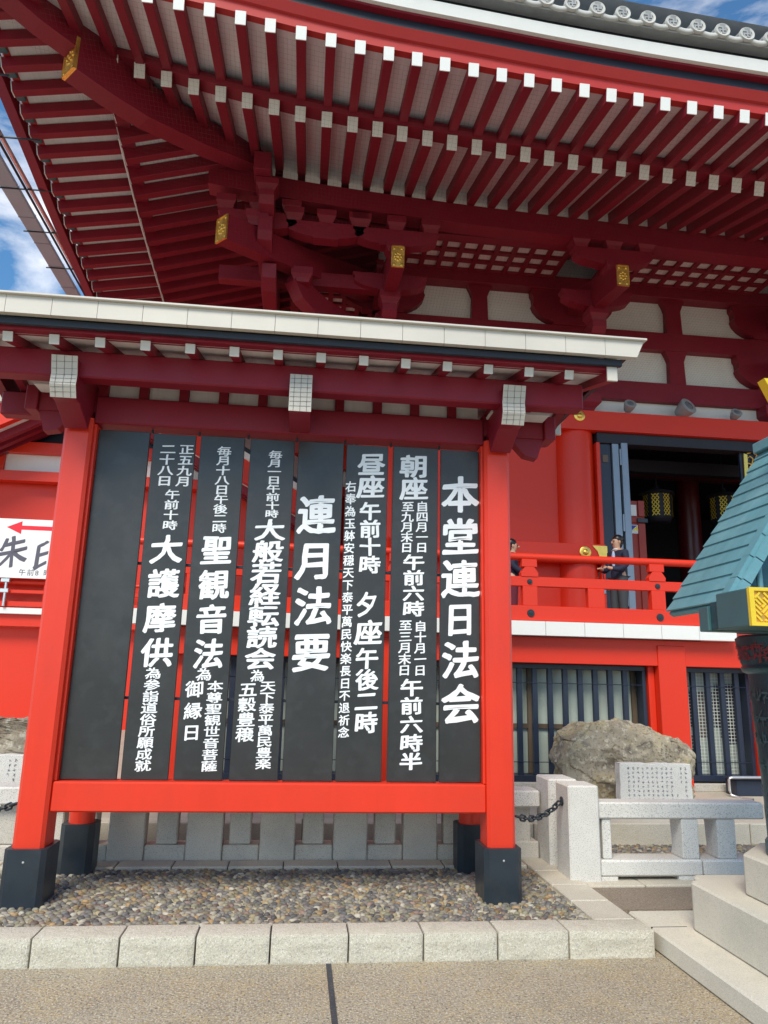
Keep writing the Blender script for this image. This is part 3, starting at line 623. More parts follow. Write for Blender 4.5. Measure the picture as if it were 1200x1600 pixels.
# head beam with its projecting nose left of the door column
prism('head_beam', hall, [(4.22, 6.02), (4.42, 6.36), (12.4, 6.36), (12.4, 6.0), (4.24, 6.0)], 'y', 11.86, 12.05, REDH)
bx('head_beam', hall, 1.3, 4.35, 12.0, 12.2, 6.0, 6.34, REDH)
bx('tie_beam', hall, 1.1, 12.4, 12.03, 12.25, 6.685, 7.06, RED_SHADE)
bx('tie_beam', hall, 1.1, 12.4, 12.03, 12.25, 7.73, 8.08, RED_SHADE)
bx('wall_plate', hall, 1.1, 12.4, 11.93, 12.25, 8.76, 9.02, RED_SHADE)
bx('plaster_strip', hall, 1.3, 12.4, 12.15, 12.22, 6.34, 6.69, PLAS, 0)
bays = [(CX, 4.77), (4.77, 8.73), (8.73, 12.5)]
for a, b in bays:
    mid = (a+b)/2+.02
    for z0, z1 in ((7.05, 7.74), (8.07, 8.77)):
        for p, q in ((a+.1, mid), (mid, b-.1)): bx('plaster_panel', hall, p+.01, q-.01, 12.19, 12.24, z0, z1, PLAS, 0)
        s = .155
        prism('strut', hall, [(mid-s, z0), (mid+s, z0), (mid+s-.015, z1-.22), (mid+s+.03, z1-.10), (mid+s+.08, z1), (mid-s-.08, z1), (mid-s-.03, z1-.10), (mid-s+.015, z1-.22)], 'y', 12.05, 12.21, RED_SHADE)
def arm_shape(c, z0, z1, top, bot):
    """bracket arm with boat-shaped underside, as outline in (x,z)"""
    h = z1-z0; R_ = []
    R_.append((c-top, z1)); 
    prof = [(top, 1), (top, .86), (top-.03, .78), (top-.04, .62), (top-.02, .55), (top-.05, .42), (top-.14, .26), (top-.26, .15), (bot, .06), (bot, 0)]
    right = [(c+x, z0+f*h) for x, f in prof]; left = [(c-x, z0+f*h) for x, f in prof]
    return right + left[::-1]
for X in COLS:
    for z0, z1 in ((7.06, 7.73), (8.08, 8.76)):
        prism('bracket_arm', hall, arm_shape(X, z0, z1, .79, .38), 'y', 12.0, 12.18, RED_SHADE)
def block(parent, x, y, z, wd=.30, h=.2, dp=None, m=RED_SHADE):
    dp = dp or wd
    k = ('block', wd, h, dp, m.name)
    if k not in CACHE:
        V, F = [], []
        for s, zz in ((.70, 0), (.80, .25*h), (1, .5*h), (1, h)):
            V += [(-wd/2*s, -dp/2*s, zz), (wd/2*s, -dp/2*s, zz), (wd/2*s, dp/2*s, zz), (-wd/2*s, dp/2*s, zz)]
        F.append((3, 2, 1, 0)); F.append((12, 13, 14, 15))
        for r in range(3):
            for i in range(4): F.append((r*4+i, r*4+(i+1) % 4, r*4+4+(i+1) % 4, r*4+4+i))
        me = bpy.data.meshes.new('block'); me.from_pydata(V, [], F); me.materials.append(m); CACHE[k] = me
    return _link('bearing_block', CACHE[k], T((x, y, z)), parent)
def boat(L0, L1, z0, z1):
    """side outline of an arm reaching from y=L0 (wall) out to y=L1 (tip), underside rising to the tip"""
    h = z1-z0
    return [(L0, z0), (L1+.45, z0), (L1+.22, z0+.12*h), (L1+.08, z0+.32*h), (L1, z0+.6*h), (L1, z1), (L0, z1)]
def bracket(X):
    block(hall, X, CY, 6.36, .80, .33)
    prism('bracket_arm', hall, boat(12.1, 11.35, 6.72, 7.02), 'x', X-.12, X+.12, RED_SHADE)
    block(hall, X, 11.45, 7.02, .34, .26)
    prism('bracket_arm', hall, boat(12.1, 10.85, 7.30, 7.60), 'x', X-.12, X+.12, RED_SHADE)
    block(hall, X, 11.0, 7.60, .34, .24)
    prism('bracket_arm', hall, arm_shape(X, 7.86, 8.16, .62, .2), 'y', 10.9, 11.1, RED_SHADE)
    # tail rafter sloping out to the gold-capped nose
    n = prism('tail_rafter', hall, [(12.1, 8.72), (9.92, 8.05), (9.92, 7.68), (10.8, 7.80), (12.1, 8.30)], 'x', X-.105, X+.105, RED_SHADE, .006)
    gold_plate(n, T((X, 9.905, 7.865)), .20, .36)
    block(hall, X, 10.28, 8.10, .30, .17)
    prism('bracket_arm', hall, arm_shape(X, 8.22, 8.50, .68, .25), 'y', 10.17, 10.37, RED_SHADE)
    for dx in (-.55, 0, .55): block(hall, X+dx, 10.27, 8.50, .30, .22)
for X in COLS[:3]: bracket(X)
# purlin carrying the rafters; runs past the corner
sweepf = lambda X: gL(X)
V, F = [], []; pth = [-1.75+.3*i for i in range(46)]
for X in pth:
    for y, dz in ((10.13, .10), (10.13, .44), (10.42, .52), (10.42, .10)): V.append((X, y, max(gL(X)*.6+3.37+dz+.06, 0)))
for i in range(len(pth)-1):
    for j in range(4): a, b = i*4+j, i*4+(j+1) % 4; F.append((b, a, a+4, b+4))
F.append((0, 1, 2, 3))
raw('purlin', hall, V, F, RED_SHADE)
for a, b in zip(xs, xs[1:]):
    if a < -1.6: continue
    z0 = max(gL((a+b)/2)*.6+3.37+.50-.06, 0); z1 = gL((a+b)/2)+M1*(10.16-YL)+.10
    bx('filler_board', hall, a+.06, b-.06, 10.14, 10.17, z0, z1, WHITE, 0)
bx('inner_beam', hall, -1.2, 12.4, 10.5, 10.66, 8.72, 8.98, RED_SHADE)
bx('purlin', hall, -1.02, -.77, 9.62, 19, 8.95, 9.25, RED_SHADE)
bx('inner_beam', hall, -.50, -.34, 10.6, 19, 8.72, 8.98, RED_SHADE)
# lattice ceilings between wall and purlin
def lattice(x0, x1, y0, y1, z, nx, ny, sw=.095):
    bx('ceiling_backing', hall, x0, x1, y0, y1, z+.052, z+.08, PLAS, 0)
    for i in range(nx+1): c = x0+(x1-x0)*i/nx; bx('lattice_bar', hall, c-sw/2, c+sw/2, y0, y1, z, z+.05, RED_SHADE, 0)
    for i in range(ny+1): c = y0+(y1-y0)*i/ny; bx('lattice_bar', hall, x0, x1, c-sw/2, c+sw/2, z-.003, z+.047, RED_SHADE, 0)
lattice(1.55, 4.36, 10.70, 11.92, 8.96, 9, 4, .082); lattice(5.15, 8.36, 10.70, 11.92, 8.96, 10, 4, .082); lattice(9.2, 12.3, 10.78, 11.90, 8.96, 9, 4)
lattice(-.28, .84, 12.9, 15.2, 8.96, 4, 7)
# corner cluster: diagonal nose, stacked arms and the crossing members
dn = diag_prism('diagonal_tail_rafter', [(0, 8.30), (2.2, 7.95), (3.60, 7.78), (3.60, 8.18), (2.0, 8.42), (0, 8.85)], .24, RED_SHADE)
gold_plate(dn, T(Vector((CX, CY, 7.98))+ddir*3.615) @ Matrix.Rotation(ang, 4, 'Z'), .25, .40)
diag_prism('diagonal_arm', [(0, 7.28), (1.0, 7.25), (1.55, 7.30), (2.05, 7.52), (2.25, 7.75), (2.2, 7.9), (1.5, 7.72), (0, 7.68)], .24, RED_SHADE)
diag_prism('diagonal_arm', [(0, 6.70), (.7, 6.70), (1.0, 6.80), (1.2, 7.0), (1.2, 7.14), (0, 7.06)], .24, RED_SHADE)
for (xa, ya, z) in ((-.25, 10.75, 7.74), (-.95, 10.15, 8.28)): block(hall, xa, ya, z, .34, .24)
# side-face members whose ends show past the corner
for x0, x1, y0, z0, z1 in ((-.93, -.70, 9.78, 8.42, 8.74), (-.93, -.71, 9.95, 7.93, 8.40)):
    prism('crossing_arm', hall, [(13.2, z0), (y0+.3, z0), (y0+.06, z0+.1), (y0, z0+.22), (y0, z1), (13.2, z1)], 'x', x0, x1, RED_SHADE, .005)
block(hall, -.82, 9.95, 8.74, .34, .20)
prism('crossing_arm', hall, [(13.2, 6.95), (11.4, 6.95), (11.15, 7.1), (11.1, 7.45), (13.2, 7.45)], 'x', -.22, .0, RED_SHADE, .005)
prism('crossing_arm', hall, [(13.2, 7.5), (10.6, 7.5), (10.38, 7.62), (10.35, 7.85), (13.2, 7.85)], 'x', -.86, -.64, RED_SHADE, .005)
prism('bracket_arm', hall, arm_shape(-.95, 8.30, 8.62, .62, .2), 'y', 10.17, 10.37, RED_SHADE)
for dx in (-.50, .0, .50): block(hall, -.95+dx, 10.27, 8.62, .30, .22)
prism('bracket_arm', hall, arm_shape(.1, 8.24, 8.52, .62, .2), 'y', 10.17, 10.37, RED_SHADE)
for dx in (-.50, .0, .50): block(hall, .1+dx, 10.27, 8.52, .30, .2)
bx('tie_beam', hall, -1.6, 1.2, 11.0, 11.2, 7.9, 8.15, RED_SHADE)
# side wall of the hall
bx('side_wall', hall, 1.15, 1.25, 12.4, 19, 2.36, 6.35, REDH, 0)
for z0, z1 in ((6.685, 7.06), (7.73, 8.08), (8.76, 9.02)): bx('tie_beam', hall, 1.08, 1.3, 12.4, 19, z0, z1, RED_SHADE)
for z0, z1 in ((6.36, 6.68), (7.07, 7.72), (8.09, 8.75)): bx('plaster_panel', hall, 1.18, 1.24, 12.6, 19, z0, z1, PLAS, 0)
for z0, z1 in ((7.06, 7.73), (8.08, 8.76)): prism('bracket_arm', hall, [(q[0]-CX+CY+0, q[1]) for q in arm_shape(CX, z0, z1, .79, .38)], 'x', 1.02, 1.14, RED_SHADE)
# front wall of the left bay and the sill beam at balcony level
bx('wall_panel', hall, 1.5, 4.5, 12.2, 12.3, 2.36, 6.0, REDH, 0)
nb = bx('sill_beam', hall, 1.5, 5.12, 11.84, 11.98, 3.60, 3.93, REDH)
bx('sill_beam', hall, 1.5, 4.6, 11.99, 12.2, 2.36, 2.62, REDH)
bo = lathe('gold_boss', nb, [(.0, .05), (.03, .048), (.05, .03), (.055, .02), (.085, .02), (.10, .012), (.10, 0)], (4.75, 11.83, 3.78), GOLD, 24, rot=Matrix.Rotation(R(90), 4, 'X'))
prism('gold_hinge_plate', nb, [(4.88, 3.90), (5.14, 3.90), (5.14, 3.66), (5.00, 3.70), (4.97, 3.80)], 'y', 11.82, 11.838, GOLD)
eb = lathe('gold_boss', hall, [(.0, .05), (.03, .048), (.05, .03), (.055, .02), (.085, .02), (.10, .012), (.10, 0)], (4.75, 11.855, 6.245), GOLD, 24, rot=Matrix.Rotation(R(90), 4, 'X'))
# door opening, folded doors and the dark inside
bx('door_head', hall, 5.1, 8.4, 11.95, 12.2, 5.80, 5.995, INT)
bx('door_jamb', hall, 5.07, 5.14, 11.93, 12.25, 2.36, 5.80, REDH)
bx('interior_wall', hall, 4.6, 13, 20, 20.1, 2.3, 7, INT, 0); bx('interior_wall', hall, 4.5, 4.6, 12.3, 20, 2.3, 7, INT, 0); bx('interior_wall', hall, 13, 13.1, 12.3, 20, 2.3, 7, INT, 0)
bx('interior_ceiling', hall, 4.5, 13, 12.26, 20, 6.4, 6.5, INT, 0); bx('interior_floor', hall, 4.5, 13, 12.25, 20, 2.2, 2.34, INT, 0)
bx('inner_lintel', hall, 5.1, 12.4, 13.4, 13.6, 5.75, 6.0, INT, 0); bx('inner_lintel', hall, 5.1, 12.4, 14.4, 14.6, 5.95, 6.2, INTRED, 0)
lathe('inner_column', hall, [(.26, 2.34), (.25, 6.4)], (8.55, 15.2, 0), INTRED, 24); lathe('inner_column', hall, [(.26, 2.34), (.25, 6.4)], (7.6, 17.4, 0), INTRED, 24)
dr = bx('folding_door', hall, 5.15, 5.36, 12.0, 12.06, 2.4, 5.8, NAVY)
for z in (5.45, 3.15): bx('gold_fitting', dr, 5.20, 5.31, 11.985, 11.998, z, z+.14, BRWN, .004)
dr = bx('folding_door', hall, 5.38, 5.50, 11.96, 12.8, 2.4, 5.8, STEELG); dr2 = bx('folding_door', hall, 5.54, 5.66, 11.94, 12.8, 2.4, 5.82, STEELG)
for z in (2.9, 4.2, 5.4): cyl('door_hinge', dr2, (5.52, 11.95, z), (5.52, 11.95, z+.30), .018, STEELG, 10)
dd = bx('side_door', hall, 5.72, 6.20, 12.56, 12.62, 2.36, 4.92, DOORRED)
bx('door_rail', dd, 5.72, 6.20, 12.53, 12.56, 4.50, 4.60, DOORRED); bx('door_stile', dd, 6.06, 6.20, 12.53, 12.558, 2.4, 4.49, DOORRED); bx('door_stile', dd, 6.08, 6.20, 12.53, 12.558, 4.62, 4.92, DOORRED)
bx('white_pane', dd, 5.74, 6.05, 12.54, 12.556, 4.63, 4.84, WHITE); bx('black_latch', dd, 6.04, 6.24, 12.50, 12.53, 4.50, 4.58, BLK)
sx0, sx1, sz0, sz1 = 5.93, 6.06, 4.30, 4.46
st = bx('security_sticker', dd, sx0, sx1, 12.545, 12.555, sz0, sz1, SIGNW, .001)
raw('blue_corner', st, [(sx0+.01, 12.542, sz0+.055), (sx0+.01, 12.542, sz1-.01), (sx1-.015, 12.542, sz1-.01)], [(0, 1, 2)], SBLU); raw('yellow_corner', st, [(sx0+.015, 12.542, sz0+.05), (sx1-.01, 12.542, sz1-.015), (sx1-.01, 12.542, sz0+.05)], [(0, 1, 2)], SYEL)
strokes('sticker_print', st, [(sx0+.02+.02*i, sz0+.025, .02) for i in range(5)], 12.542, SBLU, 3)
# gold filigree hinge at the upper corner of the right-hand door
hg = prism('filigree_hinge', hall, [(7.90, 5.28), (7.97, 5.28), (7.99, 5.76), (7.92, 5.78)], 'y', 12.02, 12.05, GOLD)
for pts in ([(7.97, 5.33), (8.05, 5.40), (8.02, 5.52), (8.10, 5.62), (8.20, 5.70), (8.38, 5.90)], [(7.98, 5.78), (8.10, 5.82), (8.38, 5.90)], [(7.99, 5.60), (8.06, 5.58), (8.10, 5.68), (8.04, 5.74), (7.99, 5.70)], [(8.12, 5.66), (8.18, 5.76), (8.12, 5.80)], [(7.98, 5.42), (8.02, 5.46), (7.98, 5.50)], [(8.20, 5.72), (8.24, 5.80), (8.20, 5.83)]):
    tube('scroll', hg, [(x, 12.03, z) for x, z in pts], .014, GOLD, 6)
bx('door_post', hall, 7.86, 8.40, 12.06, 12.12, 2.36, 5.95, NAVY)

# ------------------------------------------------------------------ balcony
bx('balcony_floor', hall, -1.96, 5.60, 9.04, 12.2, 2.22, 2.345, DOORRED, 0); bx('balcony_floor', hall, 5.60, 12.5, 9.95, 12.2, 2.22, 2.345, DOORRED, 0); bx('balcony_floor', hall, -1.96, 1.1, 12.2, 17.9, 2.22, 2.345, DOORRED, 0)
x = 5.61
while x > -2.0: a = max(-2.0, x-.51); bx('edge_board', hall, a+.003, x-.003, 9.0, 9.10, 2.175, 2.352, WHITE, .003); x -= .51
y = 9.1
while y < 17.5: bx('edge_board', hall, -2.0, -1.9, y+.003, y+.507, 2.175, 2.352, WHITE, .003); y += .51
bx('edge_beam', hall, -1.9, 5.95, 9.16, 9.30, 1.84, 2.17, REDH); bx('edge_beam', hall, -1.85, -1.7, 9.32, 17.5, 1.84, 2.17, REDH)
rl = bx('railing_sill', hall, -1.9, 5.20, 9.06, 9.18, 2.36, 2.55, REDH); bx('railing_mid_rail', hall, -1.9, 5.2, 9.08, 9.16, 2.80, 2.925, REDH)
cyl('railing_top_rail', hall, (-2.35, 9.12, 3.185), (5.35, 9.12, 3.185), .048, REDH, 20)
def rail_post(X, y=9.12, axis='y'):
    bx('railing_post', hall, X-.095, X+.095, y-.055, y+.055, 2.55, 2.80, REDH, .004)
    bx('railing_post', hall, X-.10, X+.10, y-.05, y+.05, 3.05, 3.15, REDH, .004)
    pr = prism('railing_post', hall, [(X-.11, 2.925), (X+.11, 2.925), (X+.115, 2.97), (X+.09, 3.01), (X+.06, 3.05), (X-.06, 3.05), (X-.09, 3.01), (X-.115, 2.97)], 'y', y-.048, y+.048, REDH)
    for z, r_ in ((2.86, .036), (2.455, .05)):
        lathe('stud', hall, [(0, .022), (r_*.45, .018), (r_*.5, .012), (r_*.9, .012), (r_, 0)], (X+.0, (9.08 if z > 2.7 else 9.06)-.001, z), BLK, 16, rot=Matrix.Rotation(R(90), 4, 'X'))
for X in (2.89, 4.61, 1.17, -.55): rail_post(X)
for X in (3.77, 2.03, .31, -1.3): bx('railing_short_post', hall, X-.11, X+.11, 9.07, 9.17, 2.55, 2.80, REDH, .004)
cyl('railing_top_rail', hall, (-1.85, 8.85, 3.185), (-1.85, 17.8, 3.185), .048, REDH, 16); bx('railing_mid_rail', hall, -1.89, -1.81, 9.1, 17.8, 2.80, 2.925, REDH); bx('railing_sill', hall, -1.91, -1.79, 9.2, 17.8, 2.36, 2.55, REDH)
for Y in (9.9, 11.6, 13.3, 15, 16.7): bx('railing_post', hall, -1.91, -1.79, Y-.09, Y+.09, 2.55, 3.14, REDH)
# ------------------------------------------------------------------ lower storey
bx('lower_wall', hall, -1.85, -1.15, 9.30, 9.45, .305, 1.84, REDH, 0); bx('lower_wall', hall, -1.85, -1.72, 9.45, 17.5, .305, 1.84, REDH, 0)
for a, b in ((.98, 1.42), (4.59, 4.965), (5.93, 6.35)): bx('pillar', hall, a, b, 9.14, 9.45, .305, 2.10, REDH)
bx('pillar', hall, 4.50, 4.585, 9.26, 9.45, .305, 1.84, REDH)
bx('lower_wall', hall, 6.2, 6.35, 9.45, 12, .305, 2.1, REDH, 0)
bx('wall_core', hall, -1.7, 6.2, 9.75, 9.85, .305, 2.1, INT, 0)
def window(x0, x1, z0, z1, bars, kind, rails=()):
    w_ = bx('window', hall, x0, x1, 9.58, 9.60, z0, z1, FROST, 0)
    for a, b, c, d in ((x0, x1, z1-.06, z1), (x0, x1, z0, z0+.07), (x0, x0+.05, z0+.07, z1-.06), (x1-.05, x1, z0+.07, z1-.06)): bx('window_frame', w_, a, b, 9.31, 9.50, c, d, NAVY, .003)
    for b in bars: bx('window_bar', w_, b-.032, b+.032, 9.33, 9.39, z0+.05, z1-.05, NAVY, .003)
    for z in (z0+.23, z1-.24): cyl('cross_wire', w_, (x0+.03, 9.325, z), (x1-.03, 9.325, z), .005, NAVY, 6)
    if kind == 'sash':
        for X in rails: bx('sash_stile', w_, X-.03, X+.03, 9.53, 9.57, z0+.07, z1-.06, BRWN, .003)
        bx('sash_rail', w_, x0+.05, x1-.05, 9.535, 9.567, 1.02, 1.08, BRWN, .003)
        bx('lower_pane', w_, x0+.05, x1-.05, 9.572, 9.579, z0+.07, 1.02, FROST, 0)
    else:
        V, F = [], []
        def q(a, b, c, d, y):
            k = len(V); V.extend([(a, y, c), (b, y, c), (b, y, d), (a, y, d)]); F.append((k, k+1, k+2, k+3))
        n = int((x1-x0)/.042); r_ = int((z1-z0)/.042)
        for i in range(n+1): X = x0+i*(x1-x0)/n; q(X-.0045, X+.0045, z0, z1, 9.47)
        for i in range(r_+1): Z = z0+i*(z1-z0)/r_; q(x0, x1, Z-.0045, Z+.0045, 9.4695)
        raw('wire_lattice', w_, V, F, WIREW)
        rr = random.Random(2)
        for k in range(9):
            X = rr.uniform(x0, x1-.2); Z = rr.uniform(z0+.1, z1-.5)
            bx('dark_pane', w_, X, X+rr.uniform(.12, .3), 9.56+.001*k, 9.561+.001*k, Z, Z+rr.uniform(.25, .6), rr.choice((NAVY, BRWN, INT)), 0)
window(1.43, 4.49, .40, 1.835, [1.6+.2015*i for i in range(14)], 'sash', (1.62, 3.0, 4.42))
window(4.97, 5.92, .42, 1.835, [5.0+.2*i+.155 for i in range(4)], 'grid')
window(-1.14, .97, .40, 1.835, [-1.0+.2*i for i in range(10)], 'sash', (-.1,))
bx('plinth', hall, -1.8, 6.35, 9.24, 9.5, .305, .395, GRAN2)
# gutter and lighting strip outside the left eave
gt = bx('gutter', hall, -4.97, -4.70, 7.2, 22, 8.93, 8.99, GUT, .01)
for i in range(18): Y = 7.6+.75*i; bx('gutter_joint', gt, -4.975, -4.695, Y, Y+.02, 8.925, 8.995, STEELG, 0)
for i in range(9):
    Y = 8.3+1.15*i; cyl('gutter_rod', gt, (-5.02, Y, 8.92), (-4.0, Y, 8.94), .014, BLACK, 6)
cyl('gutter_rod', gt, (-4.60, 7.2, 8.95), (-4.60, 20, 8.95), .02, BLACK, 8); cyl('drain_pipe', gt, (-4.54, 7.2, 8.97), (-4.54, 20, 8.97), .035, ALU, 10)
for Y in ysu[:22]: bx('rafter_shoe', hall, XU-.03, XU+.09, Y+.075, Y+.235, gUs(Y)+.02, gUs(Y)+.07, TEALD, .004)
tube('net_rope', hall, [(XL+.02, y, gLs(y)-.12-.012*(i % 2)) for i, y in enumerate([9.3+.345*j for j in range(26)])], .011, SOFF, 6)

# ------------------------------------------------------------------ annex hall on the left, farther back
an = thing('side_hall', 'smaller vermilion hall with gabled roof behind the left end of the notice board', 'temple', (-6, 18, .305))
bx('wall', an, -14, 1.0, 18.35, 18.5, 3.0, 7.0, REDH, 0); bx('wall', an, -14, -1.9, 18.30, 18.45, .305, 2.6, REDH, 0)
bx('beam', an, -14, 1.0, 18.0, 18.3, 6.80, 7.08, REDH); bx('beam', an, -14, 1.0, 18.0, 18.3, 6.09, 6.34, REDH)
for i in range(8): X = -13.2+1.95*i-.05; bx('white_panel', an, X, X+1.55, 18.2, 18.3, 6.34, 6.80, WHITE, 0); bx('post', an, X+1.55, X+1.95, 18.1, 18.32, 6.34, 6.8, REDH)
bx('floor_edge', an, -14, -1.95, 17.9, 18.3, 2.88, 3.02, WHITE); bx('beam', an, -14, -1.95, 18.0, 18.3, 2.60, 2.876, REDH)
for z0, z1 in ((3.05, 3.17), (3.36, 3.44)): bx('rail', an, -14, -1.95, 17.92, 18.0, z0, z1, REDH)
cyl('rail', an, (-14, 17.96, 3.62), (-1.95, 17.96, 3.62), .045, REDH, 12)
for i in range(9): X = -12.35+1.6*i; (X < -2.1) and bx('rail_post', an, X-.09, X+.09, 17.93, 17.99, 3.03, 3.58, REDH)
for X in (-11.6, -5.0, -2.2): bx('post', an, X-.16, X+.16, 17.95, 18.3, .305, 2.6, REDH)
bx('link_wall', an, -3.2, 1.1, 18.6, 18.8, 6.9, 10.5, REDH, 0)
prism('gable_wall', an, [(-9.5, 7.08), (-1.0, 7.08), (-5.25, 8.1)], 'y', 18.3, 18.4, NAVY)
def gable(name, o0, o1, y0, y1, m):   # sloping member: offsets above the eave line, both slopes
    ax, az = -5.25, 8.28; s = .565
    for sg in (-1, 1):
        x_ = ax+sg*6.0; z_ = az-6.0*s
        prism(name, an, [(ax, az+o0), (x_, z_+o0), (x_, z_+o1), (ax, az+o1)], 'y', y0, y1, m)
gable('barge_board', -.12, .44, 16.9, 17.1, REDH); gable('barge_trim', .44, .60, 16.8, 17.12, WHITE); gable('barge_shadow', .60, .72, 16.85, 17.12, BLACK)
for i in range(5): gable('shingle_course', .72+.11*i, .825+.11*i, 16.78+.035*i, 19, MAUVE)
for i, y in enumerate((17.25, 17.6, 17.95)): gable('rafter', -.32-.0*i, -.12, y, y+.16, RED_SHADE)
gable('soffit', -.12, -.06, 17.1, 18.4, SOFF)
# ================================================================== NOTICE BOARD
nb_ = thing('notice_board', 'large roofed red notice board with eight black boards of white brush lettering', 'notice board', (-.12, 5.46, .12))
def oct_post(name, parent, x0, x1, y0, y1, z0, z1, m, c=.035):
    pts = [(x0+c, y0), (x1-c, y0), (x1, y0+c), (x1, y1-c), (x1-c, y1), (x0+c, y1), (x0, y1-c), (x0, y0+c)]
    return prism(name, parent, pts, 'z', z0, z1, m)
for xa, xb in ((-1.80, -1.60), (1.36, 1.56)):
    p = oct_post('post', nb_, xa, xb, 5.34, 5.58, .46, 3.44, RED, .022)
    oct_post('post_foot', p, xa-.032, xb+.032, 5.30, 5.62, .12, .475, BLK, .03)
    lathe('screw', p, [(0, .004), (.006, .003), (.008, 0)], (xa+.10, 5.299, .40), ALU, 10, rot=Matrix.Rotation(R(90), 4, 'X'))
for xc in (-1.60, 1.44):
    p = lathe('rear_post', nb_, [(.095, .47), (.095, 2.9)], (xc, 6.22, 0), RED, 28)
    oct_post('post_foot', p, xc-.125, xc+.125, 6.10, 6.34, .12, .48, BLK, .04)
    prism('brace', nb_, [(5.58, .80), (6.14, .80), (6.14, .97), (5.58, .97)], 'x', xc-.06, xc+.06, RED)
    prism('brace', nb_, [(5.58, 2.7), (6.2, 2.7), (6.2, 2.86), (5.58, 2.86)], 'x', xc-.06, xc+.06, RED)
bx('lower_beam', nb_, -1.60, 1.36, 5.375, 5.55, .69, .883, RED, .010)
bx('upper_beam', nb_, -1.60, 1.36, 5.37, 5.56, 3.415, 3.622, RED_SHADE, .008)
for i in range(10):
    X = -1.565+.2975*i
    bx('infill_board', nb_, X+.035, min(X+.262, 1.33), 5.43, 5.45, 3.62, 3.86, SOFF, .002); bx('strut', nb_, X-.035, X+.035, 5.39, 5.45, 3.624, 3.87, RED_SHADE, .003)
for xa, xb in ((-1.60, -1.582), (1.343, 1.36)): bx('frame_strip', nb_, xa, xb, 5.40, 5.55, .885, 3.41, RED, .002)
BE = [(-1.578, -1.205), (-1.178, -.862), (-.826, -.495), (-.449, -.112), (-.082, .268), (.290, .617), (.656, 1.012), (1.034, 1.340)]
for i, (a, b) in enumerate(BE):
    bd = bx('board', nb_, a, b, 5.45+.002*(i % 3), 5.475+.002*(i % 3), .888, 3.385-.004*(i % 2), BOARD, .003)
    if i == 0: bd['label'] = 'blank black board at the left end'
    if i in LETTERS: lettering('lettering', bd, LETTERS[i], 5.448+.002*(i % 3), LET)
for i, X in enumerate((-1.19, -.84, -.47, -.097, .279, .636, 1.023)):
    cyl('hanging_bolt', nb_, (X, 5.462, 3.38), (X, 5.462, 3.41), .009, BLACK, 8)
for z in (1.42, 2.38):
    for xa, xb in ((-1.578, 1.34),): bx('batten', nb_, xa, xb, 5.50, 5.53, z, z+.02, NAVY, .002)
# beams running out to the front, with S-curved white end boards
def nose(X, wd):
    pr = [(6.05, 3.47), (5.36, 3.47), (5.30, 3.33), (5.20, 3.38), (5.05, 3.44), (4.97, 3.44), (4.925, 3.52), (4.935, 3.60), (4.90, 3.715), (5.35, 3.715), (6.05, 3.715)]
    if abs(X+.08) < .1: pr = [(6.05, 3.47), (5.30, 3.42), (4.91, 3.42), (4.91, 3.70), (6.05, 3.70)]
    o = prism('cross_beam', nb_, pr, 'x', X-wd/2, X+wd/2, RED_SHADE, .004)
    if abs(X+.08) < .1: prof = [(4.908, 3.425), (4.900, 3.56), (4.906, 3.70)]
    else: prof = [(4.962, 3.44), (4.918, 3.52), (4.926, 3.60), (4.888, 3.72)]
    V = []
    for x in (X-wd/2-.004, X+wd/2+.004):
        for y, z in prof: V.append((x, y, z)); V.append((x, y-.006, z))
    n = len(prof)*2; F = []
    for k in range(0, n-2, 2): F += [(k+1, k+3, k+3+n, k+1+n), (k, k+n, k+2+n, k+2), (k, k+2, k+3, k+1), (k+n, k+1+n, k+3+n, k+2+n)]
    F += [(0, 1, n+1, n), (n-2, 2*n-2, 2*n-1, n-1)]
    e = raw('beam_end', o, V, F, WHITE2)
    # strands of the bird net drawn tight over the end board
    for j in range(1, 6):
        t = j/6; x = X-wd/2+wd*t
        if j % 2: tube('net_strand', e, [(x+.004*sin(j), y-.0085, z) for y, z in prof], .0011, NETM, 4)
    for j in range(1, 8):
        t = j/8*(len(prof)-1); k = min(int(t), len(prof)-2); f = t-k
        y = prof[k][0]*(1-f)+prof[k+1][0]*f-.0085; z = prof[k][1]*(1-f)+prof[k+1][1]*f
        tube('net_strand', e, [(X-wd/2, y, z), (X+wd/2, y, z+.006)], .0011, NETM, 4)
nose(-1.70, .165); nose(-.08, .150); nose(1.475, .160)
bx('purlin', nb_, -2.48, 2.03, 4.975, 5.11, 3.605, 3.80, RED_SHADE, .01)
bx('purlin', nb_, -2.48, 2.03, 5.85, 5.98, 3.605, 3.80, RED_SHADE, .01)
# wall-head member past the posts with its end brackets
for sg, xe in ((-1, -2.02), (1, 1.86)):
    xi = -1.60 if sg < 0 else 1.36
    a, b = sorted((xi, xe))
    prism('end_arm', nb_, [(a, 3.50), (b, 3.50), (b, 3.67), (a, 3.67)] , 'y', 5.40, 5.54, RED_SHADE, .004)
    X = xe
    bx('end_block', nb_, min(X, X+sg*.09), max(X, X+sg*.09), 5.37, 5.57, 3.49, 3.68, RED_SHADE, .006)
    xs_ = (X-.12*sg, X+.05*sg)
    prism('end_bracket', nb_, [(X-sg*.28, 3.50), (X-sg*.15, 3.36), (X-sg*.05, 3.34), (X-sg*.0, 3.50)], 'y', 5.42, 5.52, RED_SHADE)
    bx('end_board', nb_, min(xi, xe)+.02, max(xi, xe)-.02, 5.2, 5.36, 3.62, 3.64, SOFF, .002)
